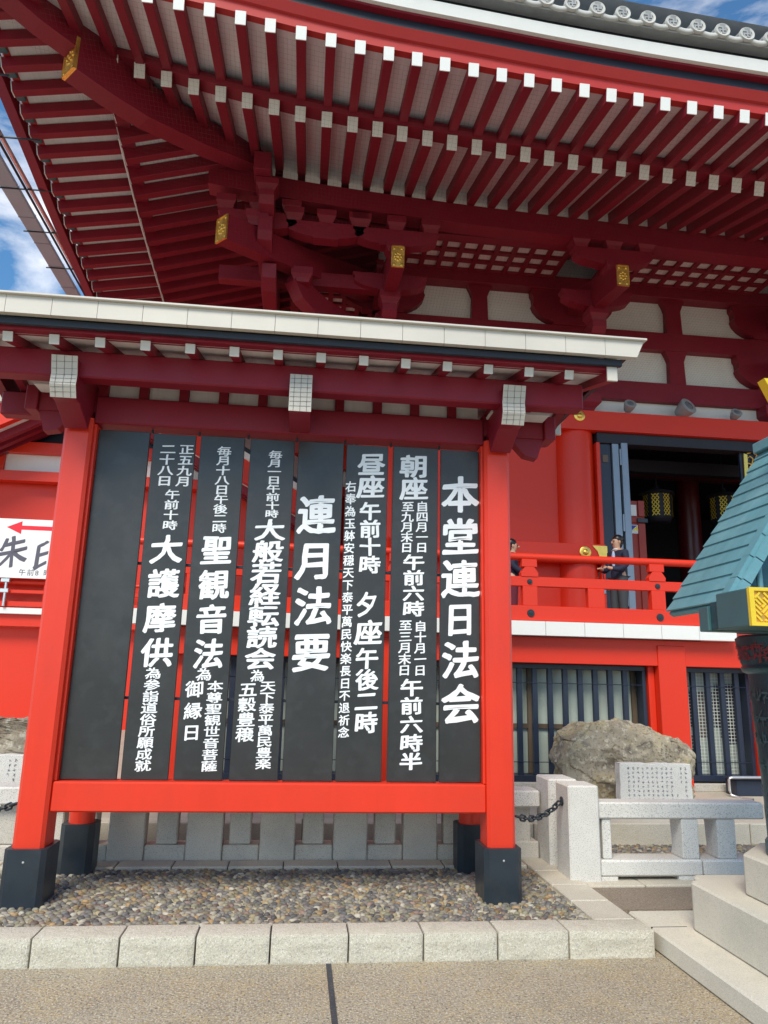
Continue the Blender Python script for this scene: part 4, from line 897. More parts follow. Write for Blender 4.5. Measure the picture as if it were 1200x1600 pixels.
# rafters, soffit, eave boards and roof
SL = .24
RX = [-2.625+.2975*i for i in range(17)]
for X in RX:
    if X > 2.1 or X < -2.45: continue
    for sg in (-1, 1):
        yo, yi = 5.48+sg*.73, 5.48
        zo = 3.770
        r = beam('rafter', nb_, (X, yo, zo), (X, yi+sg*.01, zo+SL*.73), .062, .062, RED_SHADE, .003)
        Ln = round(sqrt(.72**2+(SL*.72)**2), 3)
        if sg < 0: _link('rafter_end', box_me(.066, .008, .068, WHITE2, .002), WM[r.name] @ T((0, -(Vector(WM[r.name].inverted() @ Vector((X, yo, zo))).length)-.003, 0)), r)
for a, b in zip(RX, RX[1:]):
    if b > 2.2 or a < -2.5: continue
    for sg in (-1, 1):
        z0, z1 = 3.805, 3.805+SL*.70; y0, y1 = 5.48+sg*.71, 5.48
        V = [(a+.003, y0, z0), (b-.003, y0, z0), (b-.003, y1, z1), (a+.003, y1, z1)]; V += [(p[0], p[1], p[2]+.012) for p in V]
        raw('soffit_board', nb_, V, [(3, 2, 1, 0), (4, 5, 6, 7), (0, 1, 5, 4), (1, 2, 6, 5), (2, 3, 7, 6), (3, 0, 4, 7)], SOFF)
for yo in (4.70, 6.16):
    bx('eave_board', nb_, -2.5, 2.12, yo, yo+.10, 3.806, 3.872, RED_SHADE, .004)
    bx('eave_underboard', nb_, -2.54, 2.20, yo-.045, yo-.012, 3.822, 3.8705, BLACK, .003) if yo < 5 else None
for sg, xe in ((1, 2.13), (-1, -2.5)):
    V = []
    x0, x1 = xe-.03*sg, xe+.04*sg
    for x in (x0, x1):
        for y, z in ((4.70, 3.72), (5.48, 3.93), (6.26, 3.72), (6.26, 3.90), (5.48, 4.10), (4.70, 3.90)): V.append((x, y, z))
    F = [(0, 1, 2, 3, 4, 5)[::-1], (6, 7, 8, 9, 10, 11)] + [(i, (i+1) % 6, (i+1) % 6+6, i+6) for i in range(6)]
    o = raw('barge_board', nb_, V, F, RED_SHADE)
    e = bx('barge_end', o, min(x0, x1)-.003, max(x0, x1)+.003, 4.68, 4.698, 3.715, 3.905, WHITE2, .003)
# copper sheet fascia in short lengths and the thin drip edge on top
fx = [2.345]
while fx[-1] > -2.7: fx.append(fx[-1]-.2905)
for b, a in zip(fx, fx[1:]):
    right = abs(b-2.345) < 1e-6
    xb = b-.055 if right else b
    prism('fascia_sheet', nb_, [(a+.0015, 3.872), (xb-.0015, 3.872), (b-.0015, 3.995), (a+.0015, 3.995)], 'y', 4.60, 4.645, WHITE2)
    bx('fascia_sheet', nb_, a+.001, b-.001, 6.31, 6.34, 3.872, 3.995, WHITE2, .003)
bx('drip_edge', nb_, -2.72, 2.36, 4.575, 4.66, 3.996, 4.012, WHITE2, .003); bx('drip_edge', nb_, -2.72, 2.36, 6.29, 6.37, 3.996, 4.012, WHITE2, .003)
for sg in (-1, 1):
    prism('roof_sheet', nb_, [(5.48+sg*.87, 3.985), (5.48, 4.175), (5.48, 4.205), (5.48+sg*.87, 4.010)], 'x', -2.70, 2.34, COPR)
prism('gable_fill', nb_, [(4.67, 3.88), (6.29, 3.88), (5.48, 4.17)], 'x', 2.20, 2.24, BLACK); prism('gable_fill', nb_, [(4.67, 3.88), (6.29, 3.88), (5.48, 4.17)], 'x', -2.60, -2.55, BLACK)

# ================================================================== GRANITE FENCES
fn = thing('granite_fence', 'grey granite fence of upright slabs standing behind the notice board', 'fence', (0, 6.55, .12))
wide = [(-1.459, -1.176), (-.845, -.556), (-.254, .031), (.350, .630), (.934, 1.220), (1.53, 1.81)]
wide = [(-4.49+.5995*i, -4.21+.5995*i) for i in range(5)] + wide
for a, b in wide: bx('wide_slab', fn, a, b, 6.50, 6.66, .12, .56, GRAN2, .010)
nar = [(-1.09, -.92), (-.505, -.329), (.094, .268), (.694, .872), (1.28, 1.435), (-1.69, -1.558), (1.86, 2.04)]
nar = [(-4.12+.5995*i, -3.95+.5995*i) for i in range(4)] + nar
for a, b in nar: bx('narrow_slab', fn, a, b, 6.53, 6.66, .252, .56, GRAN2, .010)
seg = sorted(wide)
for (a, b), (c, d) in zip(seg, seg[1:]): bx('base_block', fn, b+.003, c-.003, 6.52, 6.72, .12, .25, GRAN2, .010)
bx('base_block', fn, 1.813, 2.10, 6.50, 6.72, .12, .28, GRAN2, .010)
for a, b in ((-4.8, -3.1), (-3.1, -1.35), (-1.35, .45), (.45, 2.10)): bx('top_rail', fn, a+.003, b-.003, 6.43, 6.70, .562, .698, GRAN, .014)
def stone_post(parent, x0, x1, y0, y1, z0, z1):
    cx, cy = (x0+x1)/2, (y0+y1)/2
    p = bx('post', parent, x0, x1, y0, y1, z0, z1, GRAN, .012)
    return p
stone_post(fn, 2.11, 2.36, 6.25, 6.58, .12, .815)
f2 = thing('low_granite_fence', 'pale speckled granite fence with a thick post on the right of the notice board', 'fence', (2.9, 5.93, .13))
pp = stone_post(f2, 2.115, 2.362, 5.80, 6.09, .12, .825)
bx('top_rail', f2, 2.365, 3.74, 5.83, 6.02, .577, .70, GRAN, .012)
for a, b in ((2.365, 3.19), (3.197, 4.4)):
    bx('base_rail', f2, a, b, 5.82, 6.06, .165, .283, GRAN, .014)
bx('base_foot', f2, 2.365, 2.50, 5.825, 6.05, .125, .164, GRAN, .003); bx('base_foot', f2, 2.99, 3.5, 5.825, 6.05, .125, .164, GRAN, .003)
bx('baluster', f2, 2.40, 2.472, 5.85, 5.98, .284, .575, GRAN, .008)
for a, b in ((3.043, 3.18), (3.336, 3.49)):
    prism('baluster', f2, [(5.845, .284), (5.84, .575), (6.04, .575), (6.02, .36), (6.05, .284)], 'x', a, b, GRAN, .006)
rg = lathe('chain_plate', pp, [(.035, 0), (.035, .008), (.026, .012), (.0, .013)], (2.113, 5.94, .69), BLK, 20, rot=Matrix.Rotation(R(-90), 4, 'Y'))
# chains: every link its own part
def chain(a, b, sag, n, label, parent_loc):
    t = thing('chain', label, 'chain', parent_loc)
    a, b = Vector(a), Vector(b); pts = []
    for i in range(n+1):
        s = i/n; p = a.lerp(b, s); p.z -= sag*4*s*(1-s); pts.append(p)
    k = 'link'
    if k not in CACHE:
        q = []
        for i in range(20):
            th = 2*pi*i/20; x = .019*cos(th); y = .019*sin(th); y += .020 if y > 0 else -.020
            q.append((x, y, 0))
        CACHE[k] = tube_me(q, .0075, BLK, 8, True)
    for i in range(n):
        p, q = pts[i], pts[i+1]; d = (q-p).normalized(); x = d.cross(Vector((0, 0, 1))).normalized(); z = x.cross(d)
        if i % 2: x, z = z, -x
        mw = Matrix(((x.x, d.x, z.x), (x.y, d.y, z.y), (x.z, d.z, z.z))).to_4x4(); mw.translation = (p+q)/2
        _link('link', CACHE[k], mw, t)
    return t
chain((1.60, 5.46, .66), (2.10, 5.94, .69), .06, 11, 'black chain hooked between the right red post and the granite post', (1.85, 5.7, .62))
chain((-1.83, 5.46, .735), (-2.35, 5.85, .66), .045, 10, 'black chain hanging from the left red post at the edge of the picture', (-2.1, 5.65, .64))

# ================================================================== ROCKS AND INSCRIBED SLABS
def rock(name, label, loc, m, seed, pts, cut=4, amp=.05):
    """angular boulder: the hull of hand-placed corners, subdivided and roughened with ridges and flakes"""
    bm = bmesh.new()
    for p in pts: bm.verts.new(p)
    r_ = bmesh.ops.convex_hull(bm, input=bm.verts)
    bmesh.ops.delete(bm, geom=[v for v in bm.verts if not v.link_faces], context='VERTS')
    bmesh.ops.triangulate(bm, faces=bm.faces)
    for k in range(cut):
        bmesh.ops.subdivide_edges(bm, edges=bm.edges[:], cuts=1, use_grid_fill=True)
        bmesh.ops.triangulate(bm, faces=bm.faces)
        if k < 1: bmesh.ops.smooth_vert(bm, verts=bm.verts, factor=.2, use_axis_x=True, use_axis_y=True, use_axis_z=True)
    bm.normal_update()
    for v in bm.verts:
        q = v.co*1.0 + Vector((seed, seed*2, 0)); n = v.normal
        st = noise.noise(Vector((q.x*1.6+q.z*2.2, q.y*1.6, q.z*5.5-q.x*1.2)))       # layered beds
        rid = abs(noise.noise(q*2.6)); fl = round(noise.noise(q*3.3)*3)/3
        d = st*.75*amp - rid*1.5*amp + fl*.8*amp + noise.noise(q*9)*.30*amp + noise.noise(q*21)*.14*amp
        v.co += n*d
    bm.verts.ensure_lookup_table()
    me = bm_mesh(bm, m, True); me.transform(T(-Vector(loc))); me.set_sharp_from_angle(angle=R(24))
    o = _link(name, me, T(loc), None)
    return tag(o, label, 'rock')
rock('boulder', 'big tan boulder with a broken yellowish face beside the barred window', (3.65, 8.3, .305), ROCK, 3,
     [(2.90, 7.95, .28), (3.5, 7.80, .28), (4.34, 7.95, .28), (4.48, 8.6, .28), (2.95, 8.8, .28), (2.82, 7.98, .82), (2.84, 8.1, 1.06), (3.02, 8.6, 1.12), (3.12, 7.90, .95), (3.30, 8.08, 1.20), (3.85, 8.08, 1.19), (3.75, 8.7, 1.18), (3.45, 7.82, .95),
      (3.98, 7.90, 1.06), (4.25, 8.05, 1.02), (4.36, 8.0, .86), (4.42, 8.15, .72), (4.38, 8.6, .9), (4.36, 7.92, .45)], 5, .075)
rock('boulder', 'grey brown layered boulder behind the left red post', (-3.3, 8.3, .305), ROCK2, 11,
     [(-4.3, 7.9, .28), (-2.35, 7.9, .28), (-2.3, 8.9, .28), (-4.3, 8.9, .28), (-4.2, 7.85, 1.05), (-3.6, 8.0, 1.18), (-2.75, 7.95, 1.17), (-2.3, 7.95, 1.0), (-2.25, 8.6, 1.05), (-4.1, 8.7, 1.1)], 5, .085)
def slab(label, xc, wd, y, z0, z1, seed, foot):
    t = thing('inscribed_slab', label, 'stone slab', (xc, y, z0))
    rot = Matrix.Rotation(R(-7), 4, 'X')
    rr = random.Random(seed); n = 14; pts = []
    for i in range(n+1): pts.append((-wd/2+wd*i/n, (z1-z0)+rr.uniform(-.006, .006)))
    for i in range(1, 6): pts.append((wd/2+rr.uniform(-.004, .012)+.012*i/5, (z1-z0)*(1-i/5)))
    for i in range(0, 6): pts.append((-wd/2-rr.uniform(-.004, .006), (z1-z0)*i/5))
    p = prism('stone', t, [(xc+a, z0+b) for a, b in pts], 'y', y, y+.12, GRAN, .004)
    items = []
    for c in range(13):
        ln = rr.randint(9, 11)
        for r_ in range(ln):
            if c == 1 and r_ > 3: continue
            if c in (2,) and r_ < 6: continue
            items.append((xc+wd/2-.06-c*(wd-.1)/13, z1-.045-r_*.043, .030))
    strokes('inscription', p, items, y-.0015, MATS['ink_grey'], seed)
    if foot: bx('foot_stone', t, xc+wd/2-.02, xc+wd/2+.05, y-.02, y+.2, z0, z0+.17, GRAN, .02)
slab('pale granite slab with worn engraved columns leaning in front of the tan boulder', 3.665, .76, 7.5, .305, .815, 5, True)
slab('pale granite slab with engraved columns at the left edge, partly hidden by the red post', -2.90, .76, 7.5, .305, .83, 6, False)

# handrail pipe and navy service box by the lattice window
hr = thing('handrail', 'bent silver tube handrail beside the lattice window', 'handrail', (5.2, 8.8, .305))
tube('tube', hr, [(5.36, 8.55, .315), (5.30, 8.7, .31), (5.245, 8.8, .33), (5.235, 8.82, .38), (5.235, 8.82, .50), (5.25, 8.82, .525), (5.29, 8.82, .53), (5.9, 8.82, .535)], .016, ALU, 10)
sb = thing('service_box', 'dark navy metal box under the silver handrail', 'metal box', (5.65, 9.0, .305))
bx('box_body', sb, 5.36, 5.95, 8.88, 9.12, .305, .49, NAVY, .01); bx('box_lid', sb, 5.34, 5.97, 8.86, 9.13, .492, .505, NAVY, .004)

# ================================================================== WATER BARREL with roof, right edge
wb = thing('bronze_water_barrel', 'dark bronze water barrel under a verdigris copper roof on stepped granite at the right edge', 'water barrel', (3.185, 4.245, 0))
BX, BY = 3.185, 4.245
def notched(h, z0, z1, name, m, r=.13):
    """square tier with in-curved (petal) corners"""
    pts = []
    for sx, sy, a0 in ((1, 1, 0), (-1, 1, 90), (-1, -1, 180), (1, -1, 270)):
        rot = [(h, h-r), (h-.015, h-r+.03), (h-.05, h-r+.045), (h-r+.02, h-r+.05), (h-r+.005, h-r+.065), (h-r+.0, h-.05), (h-r-.01, h-.015), (h-r-.04, h)]
        for x, y in rot:
            c, s = cos(R(a0)), sin(R(a0)); pts.append((BX+x*c-y*s, BY+x*s+y*c))
    return prism(name, wb, pts, 'z', z0, z1, m, .012)
prism('lower_step', wb, [(BX-.915, BY-.915), (BX+.915, BY-.915), (BX+.915, BY+.915), (BX-.915, BY+.915)], 'z', 0, .12, STEP, .012)
bx('step_joint', wb, BX-.9155, BX-.68, 4.82, 4.826, .02, .1215, SEAM, 0)
notched(.672, .12, .40, 'middle_step', STEP)
o_ = .495; c_ = .205
prism('upper_step', wb, [(BX-o_, BY-c_), (BX-c_, BY-o_), (BX+c_, BY-o_), (BX+o_, BY-c_), (BX+o_, BY+c_), (BX+c_, BY+o_), (BX-c_, BY+o_), (BX-o_, BY+c_)], 'z', .40, .63, STEP, .012)
brl = lathe('barrel', wb, [(.40, .632), (.40, .70), (.385, .72), (.388, 1.0), (.402, 1.3), (.412, 1.60), (.415, 1.68), (.445, 1.695), (.455, 1.715), (.445, 1.735), (.452, 1.75), (.470, 1.86), (.475, 1.90), (.455, 1.915), (.38, 1.92)], (BX, BY, 0), BRONZ, 72)
# raised characters round the rim and names down the body (too worn to read): small wrapped strokes
def wrap(name, r_at, a0, a1, rows, m, sz, seed):
    rnd = random.Random(seed); V, F = [], []
    for z, step in rows:
        a = a0
        while a < a1:
            for k in range(5):
                ang_ = rnd.choice([0, 0, pi/2, pi/2, .8]); ln = sz*rnd.uniform(.4, .95)/2; th = sz*.06
                pa = a+rnd.uniform(-.3, .3)*sz/r_at(z); pz = z+rnd.uniform(-.35, .35)*sz; rr = r_at(z)+.004+k*.0004
                b = len(V)
                for s1, s2 in ((-1, -1), (1, -1), (1, 1), (-1, 1)):
                    du = cos(ang_)*ln*s1-sin(ang_)*th*s2; dv = sin(ang_)*ln*s1+cos(ang_)*th*s2
                    tt = pa+du/rr; V.append((BX+rr*cos(tt), BY+rr*sin(tt), pz+dv))
                F.append((b, b+1, b+2, b+3))
            a += step
    o = raw(name, brl, V, F, m); o['kind'] = 'stuff'
rbar = lambda z: .455+(z-1.75)*.16 if z > 1.74 else (.388+(z-1.0)*.045)
wrap('rim_lettering', rbar, R(150), R(270), [(1.785, .085), (1.835, .085)], BRONR, .055, 4)
wrap('body_lettering', lambda z: rbar(z)+.002, R(150), R(270), [(1.55, .16), (1.42, .16), (1.30, .16), (1.15, .16), (1.0, .16), (.88, .16)], TEALD, .07, 8)
# frame under the roof
fr_ = bx('side_box', wb, 2.32, 2.86, 3.60, 3.90, 1.912, 2.11, TEALD, .006)
# gold fret panel: interlocking key pattern in relief on the box front
V, F = [], []
def addbar(x0, x1, z0, z1, y0, y1, ang_=0, cx=0, cz=0):
    b = len(V)
    for yy in (y0, y1):
        for x, z in ((x0, z0), (x1, z0), (x1, z1), (x0, z1)):
            X = x*cos(ang_)-z*sin(ang_)+cx; Z = x*sin(ang_)+z*cos(ang_)+cz; V.append((X, yy, Z))
    F.extend([(b, b+1, b+2, b+3), (b, b+4, b+5, b+1), (b+1, b+5, b+6, b+2), (b+2, b+6, b+7, b+3), (b+3, b+7, b+4, b)])
bk = bx('panel_ground', fr_, 2.33, 2.85, 3.592, 3.599, 1.925, 2.10, GOLDD, 0)
for a in ((2.318, 2.862, 1.912, 1.930), (2.318, 2.862, 2.094, 2.112), (2.318, 2.345, 1.930, 2.094), (2.835, 2.862, 1.930, 2.094)): addbar(a[0], a[1], a[2], a[3], 3.578, 3.60)
u_ = .0125
cells = set()
# sayagata-like fret on a 45 degree grid
for i in range(-60, 60):
    for j in range(-60, 60):
        p, q = i % 10, j % 10
        on = ((p in (0,) and q <= 6) or (q == 0 and p >= 4) or (p == 2 and 2 <= q <= 8) or (q == 2 and 4 <= p <= 8 and True) or (p == 4 and 4 <= q <= 9) or (q == 4 and p in (6, 7, 8)) or (p == 6 and q >= 6) or (p == 8 and q >= 5))
        if on:
            cx_ = 2.59+(i-j)*u_*.7071*.80; cz_ = 2.012+(i+j)*u_*.7071*.80
            if 2.352 < cx_ < 2.828 and 1.938 < cz_ < 2.087: addbar(-.0051, .0051, -.0051, .0051, 3.585, 3.592, pi/4, cx_, cz_)
raw('gold_fret', fr_, V, F, YELL)
bx('cross_frame', wb, 2.34, 2.80, 3.91, 4.0, 1.916, 2.07, BRONZ, .004); bx('cross_frame', wb, 2.325, 4.03, 4.0, 4.10, 1.91, 2.05, TEALD, .004)
bx('side_box', wb, 3.51, 4.05, 3.60, 3.90, 1.912, 2.11, TEALD, .006)
cyl('roof_post', wb, (2.63, 3.95, 2.07), (2.63, 3.95, 2.34), .018, COPR, 10); cyl('roof_post', wb, (3.74, 3.95, 2.07), (3.74, 3.95, 2.34), .018, COPR, 10)
raw('gable_board', wb, [(2.55, 4.02, 2.08), (3.82, 4.02, 2.08), (3.185, 4.02, 3.10), (2.55, 4.06, 2.08), (3.82, 4.06, 2.08), (3.185, 4.06, 3.10)], [(0, 1, 2), (3, 5, 4), (0, 3, 4, 1), (1, 4, 5, 2), (2, 5, 3, 0)], BRONZ)
# roof slopes built of overlapping copper courses
E0 = Vector((2.40, 0, 2.072)); E1 = Vector((3.185, 0, 3.245)); dv = (E1-E0); Ls = dv.length; dv.normalize(); nv = Vector((-dv.z, 0, dv.x))
def roofside(mir):
    f = (lambda x: x) if not mir else (lambda x: 2*BX-x)
    NC = 13
    for i in range(NC):
        a = E0+dv*(Ls*i/NC-.012 if i else 0); b = E0+dv*(Ls*(i+1)/NC)
        y0, y1 = 3.965, 4.61+.004*(i % 2)
        V = []
        for p, lift in ((a, .016), (b, .004)):
            for yy in (y0, y1):
                for t in (lift, lift-.012):
                    q = p+nv*t; V.append((f(q.x), yy, q.z))
        # order: a(y0 top,bot) a(y1 top,bot) b(y0..) b(y1..)
        Fc = [(0, 2, 6, 4), (1, 5, 7, 3), (0, 1, 3, 2), (4, 6, 7, 5), (0, 4, 5, 1), (2, 3, 7, 6)]
        raw('copper_course', wb, V, Fc, COPR)
    V = []
    for p in (E0-dv*.01, E1):
        for yy in (3.985, 4.60):
            for t in (-.01, -.045): q = p+nv*t; V.append((f(q.x), yy, q.z))
    raw('roof_deck', wb, V, [(0, 2, 6, 4), (1, 5, 7, 3), (0, 1, 3, 2), (4, 6, 7, 5), (0, 4, 5, 1), (2, 3, 7, 6)], COPR)
    # verge trim along the near gable, in short lengths
    NV = 9
    for (ya, yb, th) in ((3.895, 3.968, .030), (3.872, 3.893, .004)):
        for i in range(NV):
            a = E0+dv*(Ls*i/NV+.001-.01); b = E0+dv*(Ls*(i+1)/NV-.003); V = []
            for p in (a, b):
                for yy in (ya, yb):
                    for t in (th, th-.055): q = p+nv*t; V.append((f(q.x), yy, q.z))
            raw('verge_sheet', wb, V, [(0, 2, 6, 4), (1, 5, 7, 3), (0, 1, 3, 2), (4, 6, 7, 5), (0, 4, 5, 1), (2, 3, 7, 6)], COPR)
roofside(False); roofside(True)
# flaring ridge box with gold edges
rp_ = prism('ridge_end', wb, [(2.79, 3.42), (3.58, 3.42), (3.40, 3.10), (2.97, 3.10)], 'y', 3.90, 3.97, COPR)
prism('gold_edge', rp_, [(2.735, 3.44), (2.79, 3.44), (2.97, 3.04), (2.915, 3.04)], 'y', 3.88, 3.95, YELL); prism('gold_edge', rp_, [(3.635, 3.44), (3.58, 3.44), (3.40, 3.04), (3.455, 3.04)], 'y', 3.88, 3.95, YELL)
bx('ridge_cap', wb, 3.10, 3.27, 3.98, 4.60, 3.20, 3.27, COPR, .005)

# ================================================================== SIGN on the side hall railing
sg_ = thing('shrine_stamp_sign', 'white sign with a red arrow pointing left and brushed characters, left of the notice board', 'sign', (-6.5, 17.8, 3.0))
sp = bx('sign_panel', sg_, -7.75, -5.62, 17.80, 17.84, 3.70, 5.10, SIGNW, .004)
raw('red_arrow', sp, [(-7.00, 17.797, 4.895), (-6.66, 17.797, 5.05), (-6.66, 17.797, 4.945), (-5.80, 17.797, 4.945), (-5.80, 17.797, 4.845), (-6.66, 17.797, 4.845), (-6.66, 17.797, 4.74)], [(0, 6, 5, 4, 3, 2, 1)], SRED)
lettering('brushed_characters', sp, [('朱', -6.80, 4.32, .66, .76), ('印', -5.98, 4.27, .66, .80)], 17.797, INK, bold=.022, rise=.26)
lettering('small_print', sp, [(c, -6.52+.185*i, 3.84, .16, .16) for i, c in enumerate('午前8時')], 17.797, INK, bold=0, rise=0, off=.0)
for X in (-6.86, -5.75):
    cyl('sign_pole', sg_, (X, 17.86, 3.05), (X, 17.86, 3.72), .035, ALU, 12)
    for z in (3.60, 3.36): bx('pole_clamp', sg_, X-.12, X+.08, 17.81, 17.90, z, z+.09, ALU, .01)

# ================================================================== LANTERNS hanging in the doorway
def lantern(X, Y, z0, z1, label):
    t = thing('hanging_lantern', label, 'lantern', (X, Y, z0), 'bronze lanterns hanging inside the doorway')
    h = z1-z0
    lathe('lantern_cap', t, [(.31, z1-z0), (.36, h+.01), (.34, h+.05), (.18, h+.11), (.06, h+.16), (.04, h+.22)], (X, Y, z0), INT, 24)
    lathe('lantern_drum', t, [(.26, -.04), (.285, 0), (.28, h*.5), (.285, h)], (X, Y, z0), INT, 24)
    lathe('lantern_foot', t, [(.16, -.12), (.24, -.09), (.27, -.045)], (X, Y, z0), INT, 24)
    cyl('chain_rod', t, (X, Y, z1+.2), (X, Y, 6.4), .012, BLACK, 6)
    for k in range(8):
        a = 2*pi*k/8+.2; 
        rot = T((X+.287*cos(a), Y+.287*sin(a), z0+h/2)) @ Matrix.Rotation(a-pi/2, 4, 'Z')
        key = ('lp', round(h, 3))
        if key not in CACHE:
            V, F = [], []
            for i in range(2):
                for j in range(5):
                    for sx in (1, -1):
                        cx, cz = -.036+.072*i, -h*.38+h*.76*j/4; b = len(V); dx, dz, t_ = .036*sx, .048, .009
                        V += [(cx-dx-t_, 0, cz-dz), (cx-dx+t_, 0, cz-dz), (cx+dx+t_, 0, cz+dz), (cx+dx-t_, 0, cz+dz)]; F.append((b, b+1, b+2, b+3))
            me = bpy.data.meshes.new('lp'); me.from_pydata(V, [], F); me.materials.append(YELL); CACHE[key] = me
        _link('gold_grille', CACHE[key], rot, t)
lantern(7.16, 13.9, 4.93, 5.40, 'gilt-grilled black lantern in the doorway, beside the red door'); lantern(8.62, 13.9, 4.95, 5.42, 'gilt-grilled black lantern in the doorway, beside the copper roof')
# floodlights standing on the beam over the doorway
def flood(X, z, s, label, ang_=0):
    t = thing('floodlight', label, 'floodlight', (X, 11.95, 6.36), 'floodlights on the beam above the doorway')
    bx('lamp_bracket', t, X-.05*s, X+.05*s, 11.92, 12.0, 6.36, 6.42, LAMPG, .005)
    rot = Matrix.Rotation(R(ang_), 4, 'Y') @ Matrix.Rotation(R(60), 4, 'X')
    lathe('lamp_housing', t, [(.03*s, -.15*s), (.09*s, -.12*s), (.13*s, .0), (.145*s, .10*s), (.12*s, .105*s)], (X, 11.88, z), LAMPG, 24, rot=rot)
    lathe('lamp_glass', t, [(.118*s, .09*s), (.06*s, .115*s), (.0, .12*s)], (X, 11.88, z), GLASS, 24, rot=rot)
flood(5.70, 6.49, .75, 'small floodlight on the red beam, leftmost of three'); flood(6.75, 6.50, 1.15, 'large round floodlight on the red beam, middle of three', 40); flood(7.73, 6.46, .7, 'small floodlight on the red beam, rightmost of three')

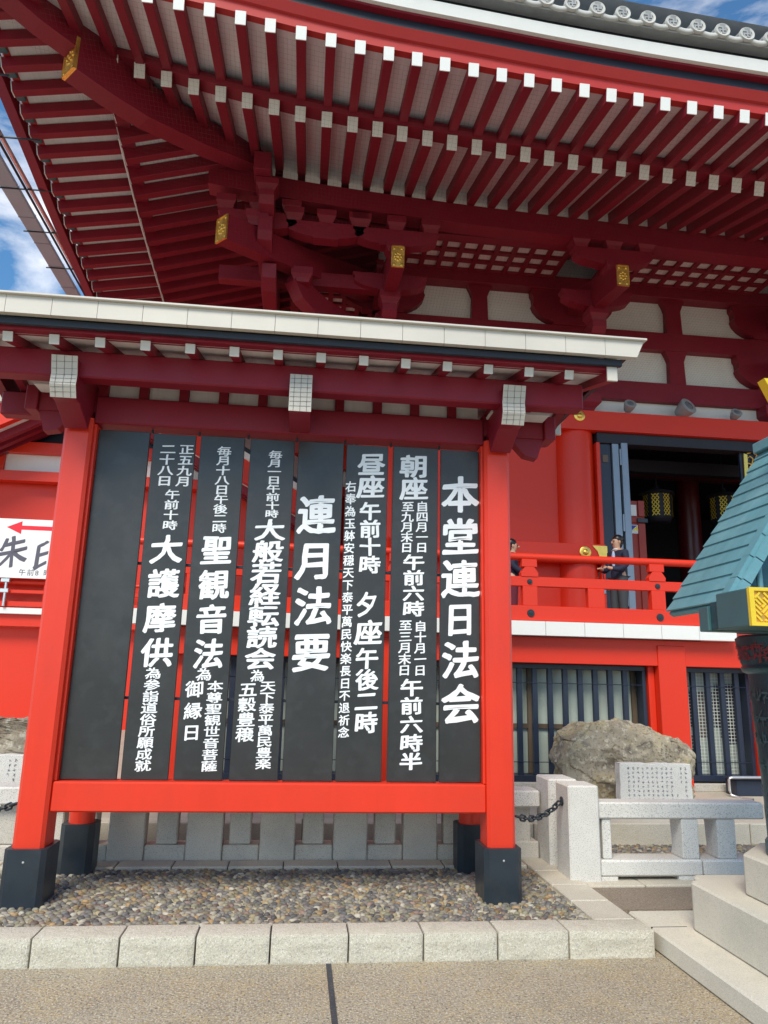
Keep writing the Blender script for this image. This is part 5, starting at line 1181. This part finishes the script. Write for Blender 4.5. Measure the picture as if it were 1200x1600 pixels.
# ================================================================== PEOPLE on the balcony
def skin_mesh(name, verts, edges, radii, m, parent, mw, sub=2, root=0):
    me = bpy.data.meshes.new(name); me.from_pydata(verts, edges, [])
    o = bpy.data.objects.new('tmp', me); COL.objects.link(o)
    md = o.modifiers.new('s', 'SKIN'); sk = me.skin_vertices[0].data
    for i, r_ in enumerate(radii): sk[i].radius = r_ if isinstance(r_, tuple) else (r_, r_); sk[i].use_root = (i == root)
    ss = o.modifiers.new('u', 'SUBSURF'); ss.levels = sub
    dg = bpy.context.evaluated_depsgraph_get(); me2 = bpy.data.meshes.new_from_object(o.evaluated_get(dg))
    bpy.data.objects.remove(o)
    me2.materials.clear(); me2.materials.append(m)
    for p in me2.polygons: p.use_smooth = True
    return _link(name, me2, mw, parent)
def person(X, Y, Z, H, rz, label, coat, trou, hair_bun=True, glasses=False, inner=None):
    t = thing('person', label, 'person', (X, Y, Z), rotz=rz); mw = WM[t.name]; s = H/1.6
    sc = lambda L_: [(a*s, b*s, c*s) for a, b, c in L_]
    # body faces local -Y; one continuous skin figure: head, neck, torso, arms bent forward, legs
    hips = [(0, 0, .90), (0, 0, 1.06), (0, .005, 1.22), (0, .01, 1.33), (0, 0, 1.39), (0, -.012, 1.45), (0, -.012, 1.51), (0, -.008, 1.56)]
    hr_ = [(.125, .10), (.115, .085), (.135, .095), (.10, .08), (.048, .05), (.062, .072), (.074, .088), (.055, .06)]
    V = list(hips); E_ = [(i, i+1) for i in range(7)]; Rr = list(hr_)
    for sg in (-1, 1):
        b = len(V)
        V += [(sg*.155, .01, 1.31), (sg*.19, .01, 1.12), (sg*.165, -.14, 1.02), (sg*.09, -.27, 1.04), (sg*.075, -.315, 1.05)]; Rr += [.052, .042, .036, .026, (.028, .018)]
        E_ += [(3, b), (b, b+1), (b+1, b+2), (b+2, b+3), (b+3, b+4)]
        b = len(V); V += [(sg*.085, 0, .82), (sg*.09, -.005, .47), (sg*.09, .01, .09), (sg*.095, -.12, .035)]; Rr += [.085, .058, .038, .036]; E_ += [(0, b), (b, b+1), (b+1, b+2), (b+2, b+3)]
    body = skin_mesh('body', sc(V), E_, [tuple(x*s for x in r_) if isinstance(r_, tuple) else r_*s for r_ in Rr], SKIN, t, mw)
    # clothing: slightly larger skins over the body
    g = 1.16
    V = hips[0:4] + [(0, .004, 1.365)]; Rr = [(.140, .118), (.132, .104), (.152, .112), (.118, .095), (.062, .062)]; E_ = [(i, i+1) for i in range(4)]
    V[0] = (0, 0, .78)
    for sg in (-1, 1):
        b = len(V); V += [(sg*.155, .01, 1.315), (sg*.19, .01, 1.12), (sg*.165, -.14, 1.02), (sg*.098, -.25, 1.038)]; Rr += [.064, .055, .050, .040]; E_ += [(3, b), (b, b+1), (b+1, b+2), (b+2, b+3)]
    skin_mesh('jacket', sc(V), E_, [tuple(x*s for x in r_) if isinstance(r_, tuple) else r_*s for r_ in Rr], coat, body, mw)
    V = [(0, 0, 1.0)]; Rr = [(.130, .108)]; E_ = []
    for sg in (-1, 1):
        b = len(V); V += [(sg*.085, 0, .80), (sg*.09, -.005, .47), (sg*.09, .01, .12)]; Rr += [.096, .072, .062]; E_ += [(0, b), (b, b+1), (b+1, b+2)]
    skin_mesh('trousers', sc(V), E_, [tuple(x*s for x in r_) if isinstance(r_, tuple) else r_*s for r_ in Rr], trou, body, mw)
    def ell(name, c, r_, m, seg=(16, 10)):
        k = ('ell', r_, m.name)
        if k not in CACHE:
            bm = bmesh.new(); q = bmesh.ops.create_uvsphere(bm, u_segments=seg[0], v_segments=seg[1], radius=1)
            for v in bm.verts: v.co = Vector((v.co.x*r_[0]*s, v.co.y*r_[1]*s, v.co.z*r_[2]*s))
            CACHE[k] = bm_mesh(bm, m, True)
        return _link(name, CACHE[k], mw @ T(Vector(c)*s), body)
    ell('hair', (0, .030, 1.550), (.083, .094, .082), HAIR); ell('hair', (0, .045, 1.46), (.060, .055, .055), HAIR); ell('hair', (0, .050, 1.505), (.072, .066, .075), HAIR); ell('nose', (0, -.108, 1.485), (.012, .016, .018), SKIN)
    for sg in (-1, 1):
        ell('eye', (sg*.028, -.092, 1.508), (.011, .008, .006), HAIR); ell('ear', (sg*.074, -.008, 1.495), (.010, .018, .028), SKIN)
        ell('shoe', (sg*.095, -.06, .035), (.042, .12, .035), BLK)
        for k in range(5):
            if k < 4: pts = [(sg*(.052+.015*k), -.325, 1.05), (sg*(.046+.014*k), -.355-.004*(k % 2), 1.045), (sg*(.042+.013*k), -.37, 1.025)]
            else: pts = [(sg*.05, -.30, 1.06), (sg*.032, -.32, 1.07), (sg*.022, -.34, 1.068)]
            skin_mesh('finger', sc(pts), [(0, 1), (1, 2)], [.0085*s, .008*s, .007*s], SKIN, body, mw, 1)
    ell('mouth', (0, -.096, 1.452), (.020, .006, .005), MARO)
    if hair_bun: ell('hair_bun', (0, .115, 1.575), (.042, .042, .040), HAIR)
    if inner: ell('blouse', (0, -.088, 1.20), (.035, .030, .15), inner); ell('collar', (0, -.02, 1.375), (.058, .062, .020), WHITE)
    if glasses:
        for sg in (-1, 1): tube('spectacles', body, [mw @ (Vector((sg*.032+.022*cos(a), -.104, 1.507+.016*sin(a)))*s) for a in [2*pi*i/10 for i in range(11)]], .0022*s, BLACK, 5)
    return t
person(4.90, 10.9, 2.345, 1.54, R(-68), 'woman with dark hair in a bun, glasses and navy jacket standing at the balcony', SUIT, TROU, True, True, BLUW)
bagt = thing('tote_bag', 'small grey shoulder bag held by the woman in the navy jacket', 'bag', (4.62, 10.95, 3.02))
prism('bag_body', bagt, [(4.54, 2.96), (4.70, 2.96), (4.69, 3.16), (4.56, 3.16)], 'y', 10.90, 10.97, STEELG, .01)
tube('bag_strap', bagt, [(4.57, 10.93, 3.16), (4.60, 10.93, 3.30), (4.66, 10.93, 3.30), (4.68, 10.93, 3.16)], .008, BLK, 6)
person(3.235, 11.0, 2.345, 1.42, R(75), 'person in maroon trousers on the balcony, mostly hidden by the right red post', SUIT, MARO, False)
